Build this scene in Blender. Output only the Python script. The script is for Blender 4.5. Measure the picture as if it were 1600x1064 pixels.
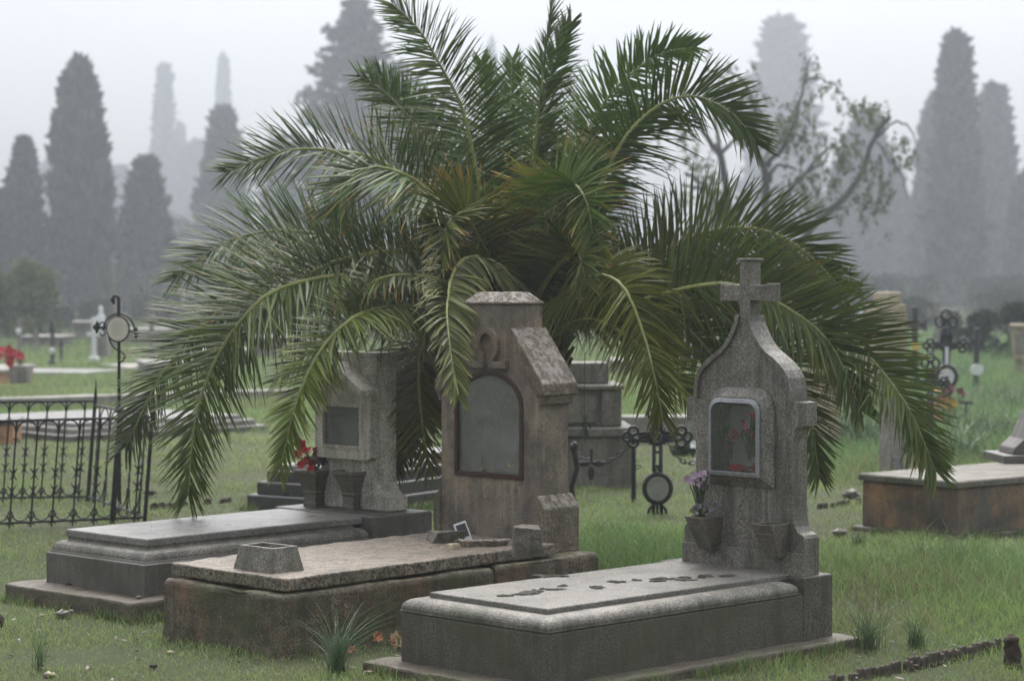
import bpy, math, random
import numpy as np
from mathutils import Vector, Matrix, noise
R = math.radians
random.seed(7)
rng = np.random.default_rng(11)
scene = bpy.context.scene
for o in list(bpy.data.objects):
    bpy.data.objects.remove(o)
C = scene.collection

# ------------------------------------------------------------------ camera
FPX = 3550.0; CX, CY = 800.0, 532.0; HOR = 440.0; EYE = 1.6
PITCH = math.atan((CY - HOR) / FPX)
cam_d = bpy.data.cameras.new('camera'); cam = bpy.data.objects.new('camera', cam_d); C.objects.link(cam)
cam_d.sensor_width = 36; cam_d.lens = FPX / 1600 * 36
cam_d.clip_start = 0.1; cam_d.clip_end = 3000
cam.location = (0, 0, EYE); cam.rotation_euler = (R(90) - PITCH, 0, 0)
cam_d.dof.use_dof = True; cam_d.dof.focus_distance = 10.4; cam_d.dof.aperture_fstop = 3.2
scene.camera = cam

# ------------------------------------------------------------------ world, sun, exposure
SUN_EL, SUN_AZ = 52, 4          # the veiled sun: high, behind the scene, a little to the right
w = bpy.data.worlds.new('World'); scene.world = w; w.use_nodes = True
nt = w.node_tree; nt.nodes.clear()
sky = nt.nodes.new('ShaderNodeTexSky'); sky.sky_type = 'NISHITA'; sky.sun_disc = False
sky.sun_elevation = R(SUN_EL); sky.sun_rotation = R(SUN_AZ)
sky.air_density = 1.0; sky.dust_density = 3.0; sky.ozone_density = 1.0
hs = nt.nodes.new('ShaderNodeHueSaturation'); hs.inputs['Saturation'].default_value = 0.24
bgn = nt.nodes.new('ShaderNodeBackground'); bgn.inputs[1].default_value = 0.15
wo = nt.nodes.new('ShaderNodeOutputWorld')
nt.links.new(sky.outputs[0], hs.inputs['Color']); _tc = nt.nodes.new('ShaderNodeTexCoord'); _sx = nt.nodes.new('ShaderNodeSeparateXYZ'); _mr = nt.nodes.new('ShaderNodeMapRange'); _vm = nt.nodes.new('ShaderNodeVectorMath'); _vm.operation = 'SCALE'
_mr.inputs['From Min'].default_value = 0.0; _mr.inputs['From Max'].default_value = 0.9; _mr.inputs['To Min'].default_value = .27; _mr.inputs['To Max'].default_value = 3.7   # thick cloud: brightest overhead
nt.links.new(_tc.outputs['Generated'], _sx.inputs[0]); nt.links.new(_sx.outputs['Z'], _mr.inputs['Value']); nt.links.new(hs.outputs[0], _vm.inputs[0]); nt.links.new(_mr.outputs[0], _vm.inputs['Scale'])
nt.links.new(_vm.outputs[0], bgn.inputs[0]); nt.links.new(bgn.outputs[0], wo.inputs[0])
sd = bpy.data.lights.new('sun', 'SUN'); sd.energy = 0.7; sd.angle = R(25); sd.color = (1, .97, .93)
so = bpy.data.objects.new('sun', sd); C.objects.link(so)
_az = R(SUN_AZ); _el = R(SUN_EL)
_dir = Vector((math.sin(_az) * math.cos(_el), math.cos(_az) * math.cos(_el), math.sin(_el)))
so.rotation_euler = _dir.to_track_quat('Z', 'Y').to_euler(); so.location = (0, 0, 40)
scene.view_settings.view_transform = 'Standard'; scene.view_settings.look = 'None'
scene.view_settings.gamma = 1.0; scene.view_settings.exposure = 0.19
scene.render.engine = 'CYCLES'
scene.cycles.max_bounces = 8; scene.cycles.volume_bounces = 2; scene.cycles.transparent_max_bounces = 12
scene.cycles.use_denoising = True
scene.cycles.caustics_reflective = False; scene.cycles.caustics_refractive = False

# ------------------------------------------------------------------ pixel helpers (units of the 1600 px photograph)
_c, _s = math.cos(PITCH), math.sin(PITCH)
def ray(px, py):
    x = (px - CX) / FPX; y = -(py - CY) / FPX
    return Vector((x, _c + y * _s, -_s + y * _c))
def G(px, py, z=0.0):
    d = ray(px, py); t = (z - EYE) / d.z
    return Vector((d.x * t, d.y * t, z))
def P(px, py, D):
    d = ray(px, py); t = D / d.y
    return Vector((d.x * t, D, EYE + d.z * t))

# ------------------------------------------------------------------ mesh builder
class MB:
    def __init__(s): s.v = []; s.f = []
    def add(s, vs, fs):
        n = len(s.v); s.v += [tuple(p) for p in vs]; s.f += [tuple(i + n for i in f) for f in fs]; return s
    def box(s, x0, x1, y0, y1, z0, z1):
        return s.add([(x0,y0,z0),(x1,y0,z0),(x1,y1,z0),(x0,y1,z0),(x0,y0,z1),(x1,y0,z1),(x1,y1,z1),(x0,y1,z1)],
                     [(0,3,2,1),(4,5,6,7),(0,1,5,4),(1,2,6,5),(2,3,7,6),(3,0,4,7)])
    def rings(s, lst, x0, x1, y0, y1):
        # stack of rectangles (inset, z)
        vs = []; fs = []
        for i, z in lst:
            vs += [(x0+i,y0+i,z),(x1-i,y0+i,z),(x1-i,y1-i,z),(x0+i,y1-i,z)]
        fs.append((3,2,1,0))
        for k in range(len(lst)-1):
            for j in range(4):
                a = 4*k+j; b = 4*k+(j+1)%4
                fs.append((a, b, b+4, a+4))
        n = 4*(len(lst)-1); fs.append((n,n+1,n+2,n+3))
        return s.add(vs, fs)
    def prism(s, poly, a, b, plane='yz'):
        # poly (p,q) extruded along the third axis from a to b
        def mk(p, q, t):
            return (t,p,q) if plane == 'yz' else ((p,t,q) if plane == 'xz' else (p,q,t))
        n = len(poly)
        vs = [mk(p,q,a) for p,q in poly] + [mk(p,q,b) for p,q in poly]
        fs = [tuple(range(n))[::-1], tuple(range(n, 2*n))]
        for i in range(n):
            j = (i+1) % n; fs.append((i, j, j+n, i+n))
        return s.add(vs, fs)
    def ring(s, outer, inner, a, b, chamfer=0.0):
        # frame in the yz plane between two loops of the same length; a = front x, b = back x
        n = len(outer)
        vs = [(a+chamfer,p,q) for p,q in outer] + [(a,p,q) for p,q in inner] + [(b,p,q) for p,q in inner] + [(b,p,q) for p,q in outer]
        fs = []
        for i in range(n):
            j = (i+1) % n
            for k in range(4):
                k2 = (k+1) % 4
                fs.append((k*n+i, k*n+j, k2*n+j, k2*n+i))
        return s.add(vs, fs)
    def tube(s, pts, r, n=8, cap=True, flat=None):
        pts = [Vector(p) for p in pts]; m = len(pts)
        rs = r if isinstance(r, (list, tuple)) else [r]*m
        vs = []; fs = []; up = None
        for i, p in enumerate(pts):
            t = (pts[min(i+1,m-1)] - pts[max(i-1,0)])
            t = t.normalized() if t.length > 1e-9 else Vector((0,0,1))
            if up is None:
                up = Vector((0,0,1)) if abs(t.z) < .9 else Vector((1,0,0))
            a = t.cross(up); a = a.normalized() if a.length > 1e-6 else t.orthogonal().normalized()
            b = a.cross(t).normalized(); up = b
            for k in range(n):
                g = 2*math.pi*k/n
                vs.append(p + a*(math.cos(g)*rs[i]) + b*(math.sin(g)*rs[i]*(flat or 1)))
        for i in range(m-1):
            for k in range(n):
                k2 = (k+1) % n
                fs.append((i*n+k, i*n+k2, (i+1)*n+k2, (i+1)*n+k))
        if cap:
            fs.append(tuple(range(n))[::-1]); fs.append(tuple(range((m-1)*n, m*n)))
        return s.add(vs, fs)
    def loop(s, pts, r, n=6):
        # closed tube
        pts = [Vector(p) for p in pts]; m = len(pts); vs = []; fs = []
        nrm = (pts[m//3]-pts[0]).cross(pts[2*m//3]-pts[0]).normalized()
        for i, p in enumerate(pts):
            t = (pts[(i+1)%m]-pts[i-1]).normalized(); a = t.cross(nrm).normalized()
            for k in range(n):
                g = 2*math.pi*k/n; vs.append(p + a*(math.cos(g)*r) + nrm*(math.sin(g)*r))
        for i in range(m):
            for k in range(n):
                fs.append((i*n+k, i*n+(k+1)%n, ((i+1)%m)*n+(k+1)%n, ((i+1)%m)*n+k))
        return s.add(vs, fs)
    def lathe(s, prof, n=16, c=(0,0,0)):
        vs = []; fs = []; m = len(prof)
        for r, z in prof:
            for k in range(n):
                g = 2*math.pi*k/n; vs.append((c[0]+r*math.cos(g), c[1]+r*math.sin(g), c[2]+z))
        for i in range(m-1):
            for k in range(n):
                fs.append((i*n+k, i*n+(k+1)%n, (i+1)*n+(k+1)%n, (i+1)*n+k))
        fs.append(tuple(range(n))[::-1]); fs.append(tuple(range((m-1)*n, m*n)))
        return s.add(vs, fs)
    def blob(s, c, sx, sy, sz, seed=0, amt=.25, freq=2.0, nu=16, nv=9):
        vs = []; fs = []; c = Vector(c)
        for j in range(nv+1):
            th = math.pi*j/nv
            for i in range(nu):
                ph = 2*math.pi*i/nu
                d = Vector((math.sin(th)*math.cos(ph), math.sin(th)*math.sin(ph), math.cos(th)))
                k = 1 + amt*noise.noise(d*freq + Vector((seed*7.3, seed*3.1, seed)))
                vs.append(c + Vector((d.x*sx*k, d.y*sy*k, d.z*sz*k)))
        for j in range(nv):
            for i in range(nu):
                fs.append((j*nu+i, (j+1)*nu+i, (j+1)*nu+(i+1)%nu, j*nu+(i+1)%nu))
        return s.add(vs, fs)
    def build(s, name, m, parent=None, smooth=False, bevel=0, bseg=2, rough=0, rscale=.3, levels=3):
        me = bpy.data.meshes.new(name); me.from_pydata(s.v, [], s.f); me.validate()
        import bmesh
        bm = bmesh.new(); bm.from_mesh(me); bmesh.ops.recalc_face_normals(bm, faces=bm.faces[:]); bm.to_mesh(me); bm.free()
        me.materials.append(m)
        if smooth:
            me.polygons.foreach_set('use_smooth', [True]*len(me.polygons))
        o = bpy.data.objects.new(name, me); C.objects.link(o)
        if parent: o.parent = parent
        if bevel:
            b = o.modifiers.new('bevel', 'BEVEL'); b.width = bevel; b.segments = bseg; b.limit_method = 'ANGLE'; b.angle_limit = R(35)
            b.harden_normals = False
        if rough:
            u = o.modifiers.new('sub', 'SUBSURF'); u.subdivision_type = 'SIMPLE'; u.levels = levels; u.render_levels = levels
            key = 'rough%.3f' % rscale
            tx = bpy.data.textures.get(key)
            if tx is None:
                tx = bpy.data.textures.new(key, 'CLOUDS'); tx.noise_scale = rscale; tx.noise_depth = 4
            d = o.modifiers.new('wear', 'DISPLACE'); d.texture = tx; d.strength = rough; d.mid_level = .5; d.texture_coords = 'LOCAL'
        return o

def tag(o, label=None, cat=None, group=None, kind=None):
    if label: o['label'] = label
    if cat: o['category'] = cat
    if group: o['group'] = group
    if kind: o['kind'] = kind
    return o
def empty(name, loc, rz=0, label=None, cat=None, group=None):
    o = bpy.data.objects.new(name, None); C.objects.link(o); o.location = loc; o.rotation_euler = (0,0,rz)
    o.empty_display_size = .1
    return tag(o, label, cat, group)
def copy_tree(o, parent=None):
    c = o.copy(); C.objects.link(c)
    if parent: c.parent = parent
    for ch in [x for x in bpy.data.objects if x.parent == o]:
        copy_tree(ch, c)
    return c
def np_mesh(name, V, F, m, parent=None, col=None, smooth=False, tri=True):
    # V (n,3) float, F list of (k,3|4) arrays
    me = bpy.data.meshes.new(name)
    me.vertices.add(len(V)); me.vertices.foreach_set('co', np.asarray(V, dtype=np.float32).ravel())
    loops = np.concatenate([f.ravel() for f in F]).astype(np.int32)
    tot = np.concatenate([np.full(len(f), f.shape[1], dtype=np.int32) for f in F])
    st = np.concatenate([[0], np.cumsum(tot)[:-1]]).astype(np.int32)
    me.loops.add(len(loops)); me.loops.foreach_set('vertex_index', loops)
    me.polygons.add(len(tot)); me.polygons.foreach_set('loop_start', st); me.polygons.foreach_set('loop_total', tot)
    if smooth: me.polygons.foreach_set('use_smooth', np.ones(len(tot), dtype=bool))
    me.update(calc_edges=True); me.validate()
    if col is not None:
        a = me.color_attributes.new('tint', 'FLOAT_COLOR', 'POINT')
        c4 = np.ones((len(V), 4), dtype=np.float32); c4[:, :3] = col
        a.data.foreach_set('color', c4.ravel())
    me.materials.append(m)
    o = bpy.data.objects.new(name, me); C.objects.link(o)
    if parent: o.parent = parent
    return o

# ------------------------------------------------------------------ materials
class N:
    def __init__(s, name):
        s.m = bpy.data.materials.new(name); s.m.use_nodes = True; s.t = s.m.node_tree; s.t.nodes.clear()
        s.out = s.t.nodes.new('ShaderNodeOutputMaterial'); s.p = s.t.nodes.new('ShaderNodeBsdfPrincipled')
        s.t.links.new(s.p.outputs[0], s.out.inputs[0]); s.co = None
    def n(s, k, **kw):
        x = s.t.nodes.new(k)
        for a, b in kw.items(): setattr(x, a, b)
        return x
    def l(s, a, b): s.t.links.new(a, b)
    def coord(s, scale=(1,1,1)):
        if s.co is None: s.co = s.n('ShaderNodeTexCoord')
        if scale == (1,1,1): return s.co.outputs['Object']
        mp = s.n('ShaderNodeMapping'); mp.inputs['Scale'].default_value = scale; s.l(s.co.outputs['Object'], mp.inputs['Vector']); return mp.outputs[0]
    def noise(s, sc, det=4, rough=.6, scale=(1,1,1), dist=0):
        x = s.n('ShaderNodeTexNoise'); x.inputs['Scale'].default_value = sc; x.inputs['Detail'].default_value = det
        x.inputs['Roughness'].default_value = rough; x.inputs['Distortion'].default_value = dist
        s.l(s.coord(scale), x.inputs['Vector']); return x.outputs['Fac']
    def voro(s, sc, scale=(1,1,1)):
        x = s.n('ShaderNodeTexVoronoi'); x.inputs['Scale'].default_value = sc; s.l(s.coord(scale), x.inputs['Vector']); return x
    def ramp(s, fac, a, b, lo=0.0, hi=1.0):
        x = s.n('ShaderNodeMapRange'); x.inputs['From Min'].default_value = a; x.inputs['From Max'].default_value = b
        x.inputs['To Min'].default_value = lo; x.inputs['To Max'].default_value = hi; s.l(fac, x.inputs['Value']); return x.outputs[0]
    def mix(s, fac, a, b, mode='MIX'):
        x = s.n('ShaderNodeMix', data_type='RGBA', blend_type=mode)
        if isinstance(fac, (int, float)): x.inputs[0].default_value = fac
        else: s.l(fac, x.inputs[0])
        for q, v in ((6, a), (7, b)):
            if isinstance(v, tuple): x.inputs[q].default_value = (*v, 1)
            else: s.l(v, x.inputs[q])
        return x.outputs[2]
    def math(s, op, a, b=0.0):
        x = s.n('ShaderNodeMath', operation=op)
        for q, v in ((0, a), (1, b)):
            if isinstance(v, (int, float)): x.inputs[q].default_value = v
            else: s.l(v, x.inputs[q])
        return x.outputs[0]
    def bump(s, h, strength=.5, dist=.01):
        b = s.n('ShaderNodeBump'); b.inputs['Strength'].default_value = strength; b.inputs['Distance'].default_value = dist
        s.l(h, b.inputs['Height']); s.l(b.outputs[0], s.p.inputs['Normal'])
    def col(s, c):
        if isinstance(c, tuple): s.p.inputs['Base Color'].default_value = (*c, 1)
        else: s.l(c, s.p.inputs['Base Color'])
    def up(s):
        g = s.n('ShaderNodeNewGeometry'); x = s.n('ShaderNodeSeparateXYZ'); s.l(g.outputs['Normal'], x.inputs[0]); return x.outputs['Z']

def stone(name, base, dark=.35, speck=.5, stain=(.05,.045,.035), stain_amt=.6, moss=(.07,.085,.035), moss_amt=.25,
          lichen=None, lichen_amt=.5, patch=None, patch_amt=0, rough=.62, gs=1.0, streak=.5, bump=.5):
    n = N(name)
    b = (base[0]*1.06, base[1]*1.0, base[2]*.9); lo = tuple(c*(1-speck) for c in b); hi = tuple(min(1, c*(1+speck*.9)) for c in b)
    g1 = n.ramp(n.noise(120*gs, 2, .7), .38, .62)
    c = n.mix(g1, lo, hi)
    g2 = n.ramp(n.noise(60*gs, 3, .8), .54, .66)
    c = n.mix(n.math('MULTIPLY', g2, speck*.7), c, tuple(min(1, x*1.7) for x in b))
    g3 = n.ramp(n.noise(48*gs, 3, .8), .60, .68)
    c = n.mix(n.math('MULTIPLY', g3, speck*.8), c, tuple(x*.25 for x in b))
    if patch:
        pm = n.ramp(n.noise(2.2, 5, .55, dist=.4), .5-.12+.2*(1-patch_amt), .5+.1+.2*(1-patch_amt))
        c = n.mix(pm, c, n.mix(g1, tuple(x*.8 for x in patch), patch))
    q1 = n.ramp(n.noise(14.0, 6, .7), .52, .62); c = n.mix(n.math('MULTIPLY', q1, stain_amt*.55), c, tuple(x*.6 for x in stain))
    s1 = n.ramp(n.noise(4.0, 8, .68), .42, .66)
    c = n.mix(n.math('MULTIPLY', s1, stain_amt), c, stain)
    s2 = n.ramp(n.noise(1.0, 6, .65, scale=(13, 13, 1.5)), .48, .64)
    c = n.mix(n.math('MULTIPLY', s2, streak), c, stain)
    if streak: s3 = n.ramp(n.noise(1.0, 5, .6, scale=(21, 21, 1.1)), .56, .68); c = n.mix(n.math('MULTIPLY', s3, streak*.35), c, tuple(min(1, x*1.9) for x in b))
    m1 = n.ramp(n.noise(3.1, 7, .7), .5, .64)
    c = n.mix(n.math('MULTIPLY', m1, moss_amt), c, moss)
    if lichen:
        u = n.ramp(n.up(), .35, .8)
        lm = n.ramp(n.noise(26, 6, .75), .46, .56)
        c = n.mix(n.math('MULTIPLY', n.math('MULTIPLY', u, lm), lichen_amt), c, lichen)
        sp = n.ramp(n.voro(60).outputs['Distance'], .18, .1)
        sp2 = n.ramp(n.noise(9, 3), .5, .6)
        c = n.mix(n.math('MULTIPLY', n.math('MULTIPLY', sp, sp2), .6), c, (.42,.42,.38))
    n.col(c)
    rr = n.ramp(n.noise(6, 5), .3, .7, rough-.14, rough+.14); n.l(rr, n.p.inputs['Roughness'])
    h = n.math('ADD', n.math('MULTIPLY', n.noise(120*gs, 4, .7), .5), n.math('MULTIPLY', n.noise(22, 6, .7), 1.0))
    n.bump(h, bump, .006)
    return n.m

def plain(name, c, rough=.6, metal=0, var=.25, sc=20, bump=.2, c2=None, thr=(.5,.65)):
    n = N(name)
    f = n.ramp(n.noise(sc, 5, .65), .3, .7)
    k = n.mix(f, tuple(x*(1-var) for x in c), tuple(min(1, x*(1+var)) for x in c))
    if c2: k = n.mix(n.ramp(n.noise(sc*.6, 6, .7), *thr), k, c2)
    n.col(k); n.p.inputs['Roughness'].default_value = rough; n.p.inputs['Metallic'].default_value = metal
    n.bump(n.noise(sc*4, 4), bump, .002)
    return n.m

M = {}
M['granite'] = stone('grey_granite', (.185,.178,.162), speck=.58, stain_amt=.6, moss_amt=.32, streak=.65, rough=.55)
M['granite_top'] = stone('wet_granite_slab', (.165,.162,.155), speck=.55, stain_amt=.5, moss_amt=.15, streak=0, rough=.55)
M['granite_dark'] = stone('shaded_granite_side', (.088,.083,.070), speck=.6, stain=(.045,.038,.027), stain_amt=.7, moss_amt=.42, streak=.6, rough=.6)  # same granite, colour darkened to carry the shade of the upright sides
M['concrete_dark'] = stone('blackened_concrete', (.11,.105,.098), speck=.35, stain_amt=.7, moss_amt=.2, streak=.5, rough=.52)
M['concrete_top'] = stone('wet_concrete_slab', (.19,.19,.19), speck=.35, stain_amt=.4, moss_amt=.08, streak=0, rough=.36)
M['headstone_pale'] = stone('pale_grey_cement', (.56,.55,.52), speck=.4, stain_amt=.4, moss_amt=.1, streak=.35, rough=.7)
M['pot_stone'] = stone('mossy_cement_pot', (.14,.13,.11), speck=.4, stain_amt=.7, moss_amt=.5, streak=.3, rough=.7)
M['tan'] = stone('tan_weathered_cement', (.225,.195,.155), speck=.25, stain=(.07,.062,.055), stain_amt=.95, moss_amt=.1, patch=(.32,.215,.13), patch_amt=.5,
                 lichen=(.36,.31,.27), lichen_amt=.85, streak=.5, rough=.75)
M['tan_side'] = stone('lichen_speckled_cement', (.19,.16,.125), speck=.5, stain=(.06,.05,.035), stain_amt=.85, moss_amt=.2, lichen=(.42,.38,.34), lichen_amt=.9, streak=.35, gs=.7, rough=.75)
M['slab_brown'] = stone('brown_pebbled_slab', (.165,.14,.112), speck=.8, stain=(.05,.042,.03), stain_amt=.75, moss_amt=.35, lichen=(.27,.215,.17), lichen_amt=.6, streak=.0, gs=.6, rough=.6)
M['body_brown'] = stone('mossy_brown_tomb_side', (.11,.088,.058), speck=.8, stain=(.03,.028,.018), stain_amt=.9, moss=(.06,.068,.022), moss_amt=.7, patch=(.2,.1,.055), patch_amt=.3, lichen=(.22,.2,.12), lichen_amt=.7, streak=.7, rough=.65)
M['plinth'] = stone('muddy_plinth', (.088,.074,.056), speck=.4, stain=(.05,.04,.028), stain_amt=.7, moss_amt=.5, streak=0, rough=.7)
M['ochre'] = stone('ochre_plaster', (.11,.10,.085), speck=.35, stain=(.04,.036,.03), stain_amt=.85, moss_amt=.2, patch=(.40,.215,.10), patch_amt=.68, streak=.3, rough=.7)
M['orange'] = stone('orange_plaster', (.42,.23,.12), speck=.2, stain=(.12,.09,.06), stain_amt=.6, moss_amt=.05, streak=.3, rough=.8)
M['white_slab'] = stone('pale_marble_slab', (.19,.195,.20), speck=.1, stain=(.2,.2,.2), stain_amt=.4, moss_amt=.05, streak=0, rough=.8)
M['black_stone'] = stone('black_stepped_stone', (.04,.04,.042), speck=.3, stain_amt=.3, moss_amt=.1, streak=.2, rough=.35)
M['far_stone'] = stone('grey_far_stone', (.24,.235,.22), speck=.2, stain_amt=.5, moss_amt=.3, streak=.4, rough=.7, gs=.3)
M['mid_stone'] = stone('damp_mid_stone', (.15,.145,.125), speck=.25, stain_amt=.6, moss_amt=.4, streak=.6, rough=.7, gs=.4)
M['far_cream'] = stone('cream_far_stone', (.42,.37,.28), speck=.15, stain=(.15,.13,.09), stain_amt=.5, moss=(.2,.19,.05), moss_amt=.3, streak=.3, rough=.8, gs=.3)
M['terracotta'] = plain('terracotta', (.06,.042,.032), .8, var=.5, sc=30, bump=.6, c2=(.06,.07,.03))
M['iron'] = plain('black_iron', (.016,.015,.014), .5, .3, var=.4, sc=60, bump=.6, c2=(.05,.028,.015), thr=(.6,.75))
M['iron_rust'] = plain('rusty_iron', (.05,.025,.015), .7, .2, var=.5, sc=40, bump=.6)
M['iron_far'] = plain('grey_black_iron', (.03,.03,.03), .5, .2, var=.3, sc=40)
M['alu'] = plain('dull_white_metal', (.28,.285,.29), .4, .5, var=.25, sc=30, c2=(.2,.18,.16), thr=(.6,.8))
M['plaque'] = plain('yellowed_enamel', (.62,.58,.48), .35, 0, var=.08, sc=8, c2=(.3,.2,.1), thr=(.62,.8))
M['plaque_grey'] = plain('grey_enamel', (.30,.31,.28), .4, 0, var=.2, sc=12)
M['plaque_white'] = plain('white_enamel', (.7,.7,.7), .3, 0, var=.05, sc=8)
M['letter'] = plain('faded_black_letters', (.10,.10,.09), .6)
M['inner'] = plain('niche_plaster', (.42,.41,.40), .8, var=.25, sc=6)
M['black_plastic'] = plain('black_plastic', (.01,.01,.012), .25)
M['white_plastic'] = plain('white_plastic', (.65,.64,.6), .4, var=.1)
M['soil'] = plain('dark_soil', (.03,.022,.015), .9, var=.5, sc=60, bump=.8)
M['moss'] = plain('black_moss', (.052,.050,.038), .9, var=.5, sc=80, bump=1)
M['stem'] = plain('green_stem', (.05,.07,.03), .6)
for k, c in dict(red=(.5,.02,.03), rose=(.6,.03,.09), pink=(.65,.15,.25), lilac=(.36,.26,.34), grey_petal=(.17,.15,.16), orange_petal=(.62,.27,.14), cream_petal=(.6,.5,.3), yellow=(.5,.36,.06), darkred=(.16,.03,.04)).items():
    M[k] = plain(k, c, .6, var=.3, sc=40)
M['leaf_dull'] = plain('dull_leaf', (.05,.075,.035), .6, var=.4, sc=40)
M['bark'] = plain('grey_bark', (.055,.05,.045), .9, var=.4, sc=10, bump=.6)

def glass_mat(name='dusty_glass', lo=.10, hi=.6):
    n = N(name); n.t.nodes.remove(n.p)
    tr = n.n('ShaderNodeBsdfTransparent'); tr.inputs[0].default_value = (.9,.9,.9,1)
    gl = n.n('ShaderNodeBsdfGlossy'); gl.inputs['Roughness'].default_value = .12; gl.inputs[0].default_value = (.8,.8,.8,1)
    df = n.n('ShaderNodeBsdfDiffuse'); df.inputs[0].default_value = (.30,.30,.29,1)
    fr = n.n('ShaderNodeFresnel'); fr.inputs[0].default_value = 1.5
    m1 = n.n('ShaderNodeMixShader'); m2 = n.n('ShaderNodeMixShader')
    n.l(n.ramp(n.noise(4, 7, .65, dist=.8), .38, .66, lo, hi), m1.inputs[0]); n.l(tr.outputs[0], m1.inputs[1]); n.l(df.outputs[0], m1.inputs[2])
    n.l(n.math('MULTIPLY', fr.outputs[0], .6), m2.inputs[0]); n.l(m1.outputs[0], m2.inputs[1]); n.l(gl.outputs[0], m2.inputs[2])
    n.l(m2.outputs[0], n.out.inputs[0]); return n.m
M['glass'] = glass_mat(); M['clear_glass'] = glass_mat('clear_glass', .0, .08)

def tint_mat(name, rough=.5, spec=.5, sc=3, var=.3, trans=0.0):
    n = N(name)
    a = n.n('ShaderNodeAttribute'); a.attribute_name = 'tint'
    v = n.ramp(n.noise(sc, 4), .3, .7, 1-var, 1+var)
    c = n.mix(1.0, a.outputs['Color'], (1,1,1), 'MULTIPLY')
    x = n.n('ShaderNodeVectorMath', operation='SCALE'); n.l(c, x.inputs[0]); n.l(v, x.inputs['Scale'])
    n.l(x.outputs[0], n.p.inputs['Base Color']); n.p.inputs['Roughness'].default_value = rough
    n.p.inputs['Specular IOR Level'].default_value = spec
    if trans:
        t = n.n('ShaderNodeBsdfTranslucent'); n.l(x.outputs[0], t.inputs[0])
        ms = n.n('ShaderNodeMixShader'); ms.inputs[0].default_value = trans
        n.l(n.p.outputs[0], ms.inputs[1]); n.l(t.outputs[0], ms.inputs[2]); n.l(ms.outputs[0], n.out.inputs[0])
    return n.m
M['palm_leaf'] = tint_mat('palm_leaf', .5, .32, 2, .3, .08)
M['rachis'] = tint_mat('palm_rachis', .45, .5, 20, .2)
M['grass'] = tint_mat('grass_blades', .6, .3, .5, .15, .25)
M['tuft'] = tint_mat('tuft_blades', .5, .4, 3, .15, .15)
M['cypress'] = tint_mat('tree_foliage', .8, .2, .5, .35, .1)

def ground_mat():
    n = N('meadow_ground')
    a = n.ramp(n.noise(.35, 6, .6), .35, .65)
    c = n.mix(a, (.06,.075,.035), (.078,.088,.048))
    b = n.ramp(n.noise(1.3, 8, .7), .56, .72)
    c = n.mix(b, c, (.075,.055,.035))
    d = n.ramp(n.noise(30, 5, .8), .35, .7)
    c = n.mix(n.math('MULTIPLY', d, .5), c, (.045,.06,.02))
    n.col(c); n.p.inputs['Roughness'].default_value = .95; n.p.inputs['Specular IOR Level'].default_value = .2
    n.bump(n.noise(40, 6, .8), .8, .02)
    return n.m
M['ground'] = ground_mat()

# ------------------------------------------------------------------ ground and haze
def ground():
    GX0, GX1, GY0, GY1 = -400, 400, -60, 500
    xs = np.unique(np.concatenate([np.linspace(GX0, -12, 24), np.linspace(-12, 12, 97), np.linspace(12, GX1, 24)]))
    ys = np.unique(np.concatenate([np.linspace(GY0, 6, 8), np.linspace(6, 30, 97), np.linspace(30, GY1, 60)]))
    V = []
    for y in ys:
        for x in xs:
            z = .018*noise.noise(Vector((x*1.3, y*1.3, 0))) - .012
            V.append((x, y, z))
    nx = len(xs); ny = len(ys)
    i, j = np.meshgrid(np.arange(nx-1), np.arange(ny-1)); a = (j*nx+i).ravel()
    F = np.stack([a, a+1, a+1+nx, a+nx], 1)
    o = np_mesh('ground', np.array(V), [F], M['ground'], smooth=True)
    tag(o, kind='structure')
ground()

HAZE = 0.0024
def haze():
    mb = MB().box(-405, 405, -65, 505, -1.0, 55)
    n = N('haze_air'); n.t.nodes.remove(n.p)
    v = n.n('ShaderNodeVolumePrincipled'); v.inputs['Density'].default_value = HAZE; v.inputs['Color'].default_value = (.625,.658,.708,1)
    v.inputs['Anisotropy'].default_value = .62
    n.l(v.outputs[0], n.out.inputs['Volume'])
    o = mb.build('haze', n.m); tag(o, kind='stuff')
haze()

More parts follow.
